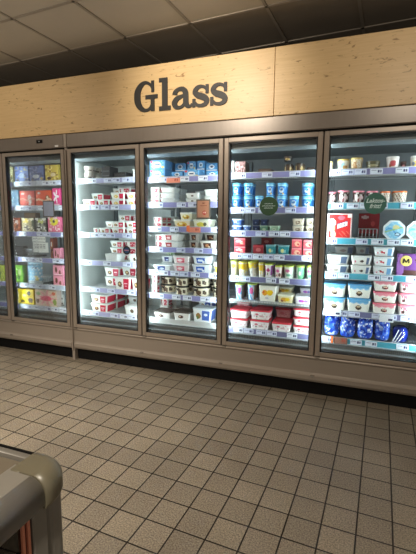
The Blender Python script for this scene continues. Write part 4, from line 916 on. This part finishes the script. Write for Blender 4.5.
for px, py, lab in ((328.5,312.6,'white price card at the left frame of rightmost door, purple rail'),):
    o, a, c3 = flat('price_card', 327, 341, 309.6, 315.2, .112, M['print'], (232,238,244)); tag(o, 'white price card near the left end of the purple rail, rightmost door', 'price tag', 'white price cards on the purple rail')
    b = MB(); b.box(a.x+(c3.x-a.x)*.62, a.x+(c3.x-a.x)*.92, .1115, .112, a.z+.012, a.z+.028, (50,54,90)); b.build('printed_price', M['print'], o)
    o, a, c3 = flat('price_card', 379, 394, 315, 321.6, .112, M['print'], (232,238,244)); tag(o, 'white price card in the middle of the purple rail, rightmost door', 'price tag', 'white price cards on the purple rail')
    b = MB(); b.box(a.x+(c3.x-a.x)*.62, a.x+(c3.x-a.x)*.92, .1115, .112, a.z+.012, a.z+.028, (50,54,90)); b.build('printed_price', M['print'], o)

# ------------------------------------------------------------------ chest freezer in the foreground
ch = empty('chest_freezer', (-1.0, -3.2, 0)); tag(ch, 'grey chest freezer corner with rounded rails and glass side, lower left foreground', 'chest freezer')
XR, YB = -.507, -2.510; ZC = .9; rr = .034
inv = Matrix.Translation(-ch.location)
def cpart(name, b, m, smooth=False, parent=None):
    o = b.build(name, m, parent or ch, smooth)
    if parent is None: o.matrix_parent_inverse = inv
    return o
XL, YN = -1.55, -3.9; SI = .088; SB = .041; cs = .060
def smooth_sides(o):
    for p in o.data.polygons: p.use_smooth = len(p.vertices) == 4 and p.area < .02
def arc(n=8): return [(rr-rr*math.cos(math.pi/2*k/n), ZC-rr+rr*math.sin(math.pi/2*k/n)) for k in range(n+1)]
def rail(si): return [(.014, ZC-.054), (.002, ZC-.052), (0, ZC-.046)] + arc() + [(si, ZC), (si, ZC-.03), (.03, ZC-.054)]
b = MB(); b.loft([[(XR-s, y, z) for s, z in rail(SI)] for y in (YN, YB-.062)]); smooth_sides(cpart('side_rail', b, M['chest']))
b = MB(); b.loft([[(x, YB-s, z) for s, z in rail(SB)] for x in (XL, XR-.062)]); smooth_sides(cpart('back_rail', b, M['chest']))
# rounded corner cap: the rail section swept a quarter turn, a few millimetres proud of the rails
pc = [(.03, ZC-.056), (.0, ZC-.058), (-.003, ZC-.050)] + [(s-.003, z+.003) for s, z in arc()] + [(cs-.001, ZC+.003), (cs-.001, ZC-.056)]
rings = []; ex = .020
for k in range(13):
    a = math.pi/2*k/12; rings.append([(XR-cs+(cs-s)*math.cos(a), YB-cs+(cs-s)*math.sin(a), z) for s, z in pc])
rings = [[(x, y-ex, z) for x, y, z in rings[0]]] + rings + [[(x-ex, y, z) for x, y, z in rings[-1]]]
b = MB(); b.loft(rings); b.box(XR-cs-ex, XR-cs+.002, YB-cs-ex, YB-cs+.002, ZC-.03, ZC+.0028)
cap = cpart('corner_cap', b, M['cap'])
for p in cap.data.polygons: p.use_smooth = len(p.vertices) == 4 and abs(p.normal.z) < .97
b = MB(); b.box(XL, XR-.082, YB-.024, YB-.019, ZC-.002, ZC+.0012); cpart('lid_track', b, M['black'])
b = MB(); b.box(XL, XR-SI-.002, YN, YB-SB-.002, ZC-.016, ZC-.008); cpart('glass_lid', b, M['darkglass'])
b = MB(); b.loft([rrect(.056, .056, .02, z, XR-.018-.028, YB-.008-.028) for z in (.07, ZC-.05)]); cpart('corner_post', b, M['chest'])
b = MB(); b.box(XR-.035, XR-.013, YB-.099, YB-.064, .08, ZC-.050, ch=.002); cpart('side_stile', b, M['chest'])
b = MB(); b.box(XR-.026, XR-.020, YN, YB-.0995, .3, ZC-.050); cpart('side_glass', b, M['side_glass'])
for dy in (.104, .116):
    b = MB(); b.box(XR-.0195, XR-.015, YB-dy-.006, YB-dy, .3, ZC-.052); cpart('edge_strip', b, M['orange'])
b = MB(); b.box(XR-.032, XR-.010, YN, YB-.09, .06, .3, ch=.004); cpart('lower_panel', b, M['chest'])
b = MB(); b.box(XL, XR-.09, YB-.035, YB-.012, .06, ZC-.064); cpart('back_side_panel', b, M['chest'])
b = MB(); b.box(XL, XR-.04, YN, YB-.04, .40, .42); cpart('inner_floor', b, M['bed'])
b = MB(); b.box(XR-.060, XR-.055, YN, YB-.07, .42, ZC-.06); cpart('added_reflection_panel', b, M['bed'])  # beige panel added behind the side glass, standing in for the floor's reflection
b = MB(); b.box(XL+.05, XR-.08, YN+.05, YB-.08, 0, .06); cpart('plinth', b, M['black'])

# ------------------------------------------------------------------ lights
def area(name, loc, rot, sx, sy, power, col, spread=None):
    l = bpy.data.lights.new(name, 'AREA'); l.shape = 'RECTANGLE'; l.size = sx; l.size_y = sy; l.energy = power; l.color = col
    if spread: l.spread = spread
    o = bpy.data.objects.new(name, l); COL.objects.link(o); o.location = loc; o.rotation_euler = rot; return o
COOL = (.82,.965,.97)
for d in range(0, 6):
    x0, x1 = DX[d]; P_ = {0:3.2,1:3.8,2:6.2,3:5.0,4:4.6,5:5.4}[d]
    for x, s in ((x0+.03, 1), (x1-.03, -1)):
        # vertical LED tube on the mullion, turned into the cabinet
        area('mullion_led', (x, .066, 1.19), (math.pi/2, 0, -s*math.radians(62)), .02, 1.5, P_, COOL)
WARM = (1.0,.89,.74)
def spot(loc, tgt, power, ang, blend, col=WARM, r=.06):
    l = bpy.data.lights.new('ceiling_spot', 'SPOT'); l.energy = power; l.spot_size = math.radians(ang); l.spot_blend = blend; l.color = col; l.shadow_soft_size = r
    o = bpy.data.objects.new('ceiling_spot', l); COL.objects.link(o); o.location = loc
    o.rotation_euler = (Vector(tgt)-Vector(loc)).to_track_quat('-Z', 'Y').to_euler()
spot((-1.2,-1.7,2.8), (-1.2,0,2.4), 145, 60, 1)
spot((-3.1,-1.9,2.8), (-3.2,0,1.9), 38, 75, .9)
spot((.5,-1.9,2.8), (.2,0,2.0), 42, 75, .9)
spot((-2.9,-2.9,2.8), (-2.6,-1.7,0), 480, 78, 1)
spot((-.2,-3.6,2.8), (-.5,-2.4,0), 215, 95, .9)
# added fill behind the camera, aimed up to brighten the ceiling; no fitting there
area('added_ceiling_fill', (-2.6,-3.6,1.5), (math.pi,0,0), 2.2, 2.2, 72, (1,.90,.77))

w = bpy.data.worlds.new('world'); SC.world = w; w.use_nodes = True
w.node_tree.nodes['Background'].inputs[0].default_value = (1,.90,.78,1); w.node_tree.nodes['Background'].inputs[1].default_value = .23
vs = SC.view_settings; vs.view_transform = 'Standard'; vs.look = 'None'; vs.exposure = 0; vs.gamma = 1; vs.use_curve_mapping = False
print('products', COUNT[0])
for o in COL.objects:
    if o.get('label') and not 4 <= len(o['label'].replace('-',' ').split()) <= 16: print('LONG', o['label'])
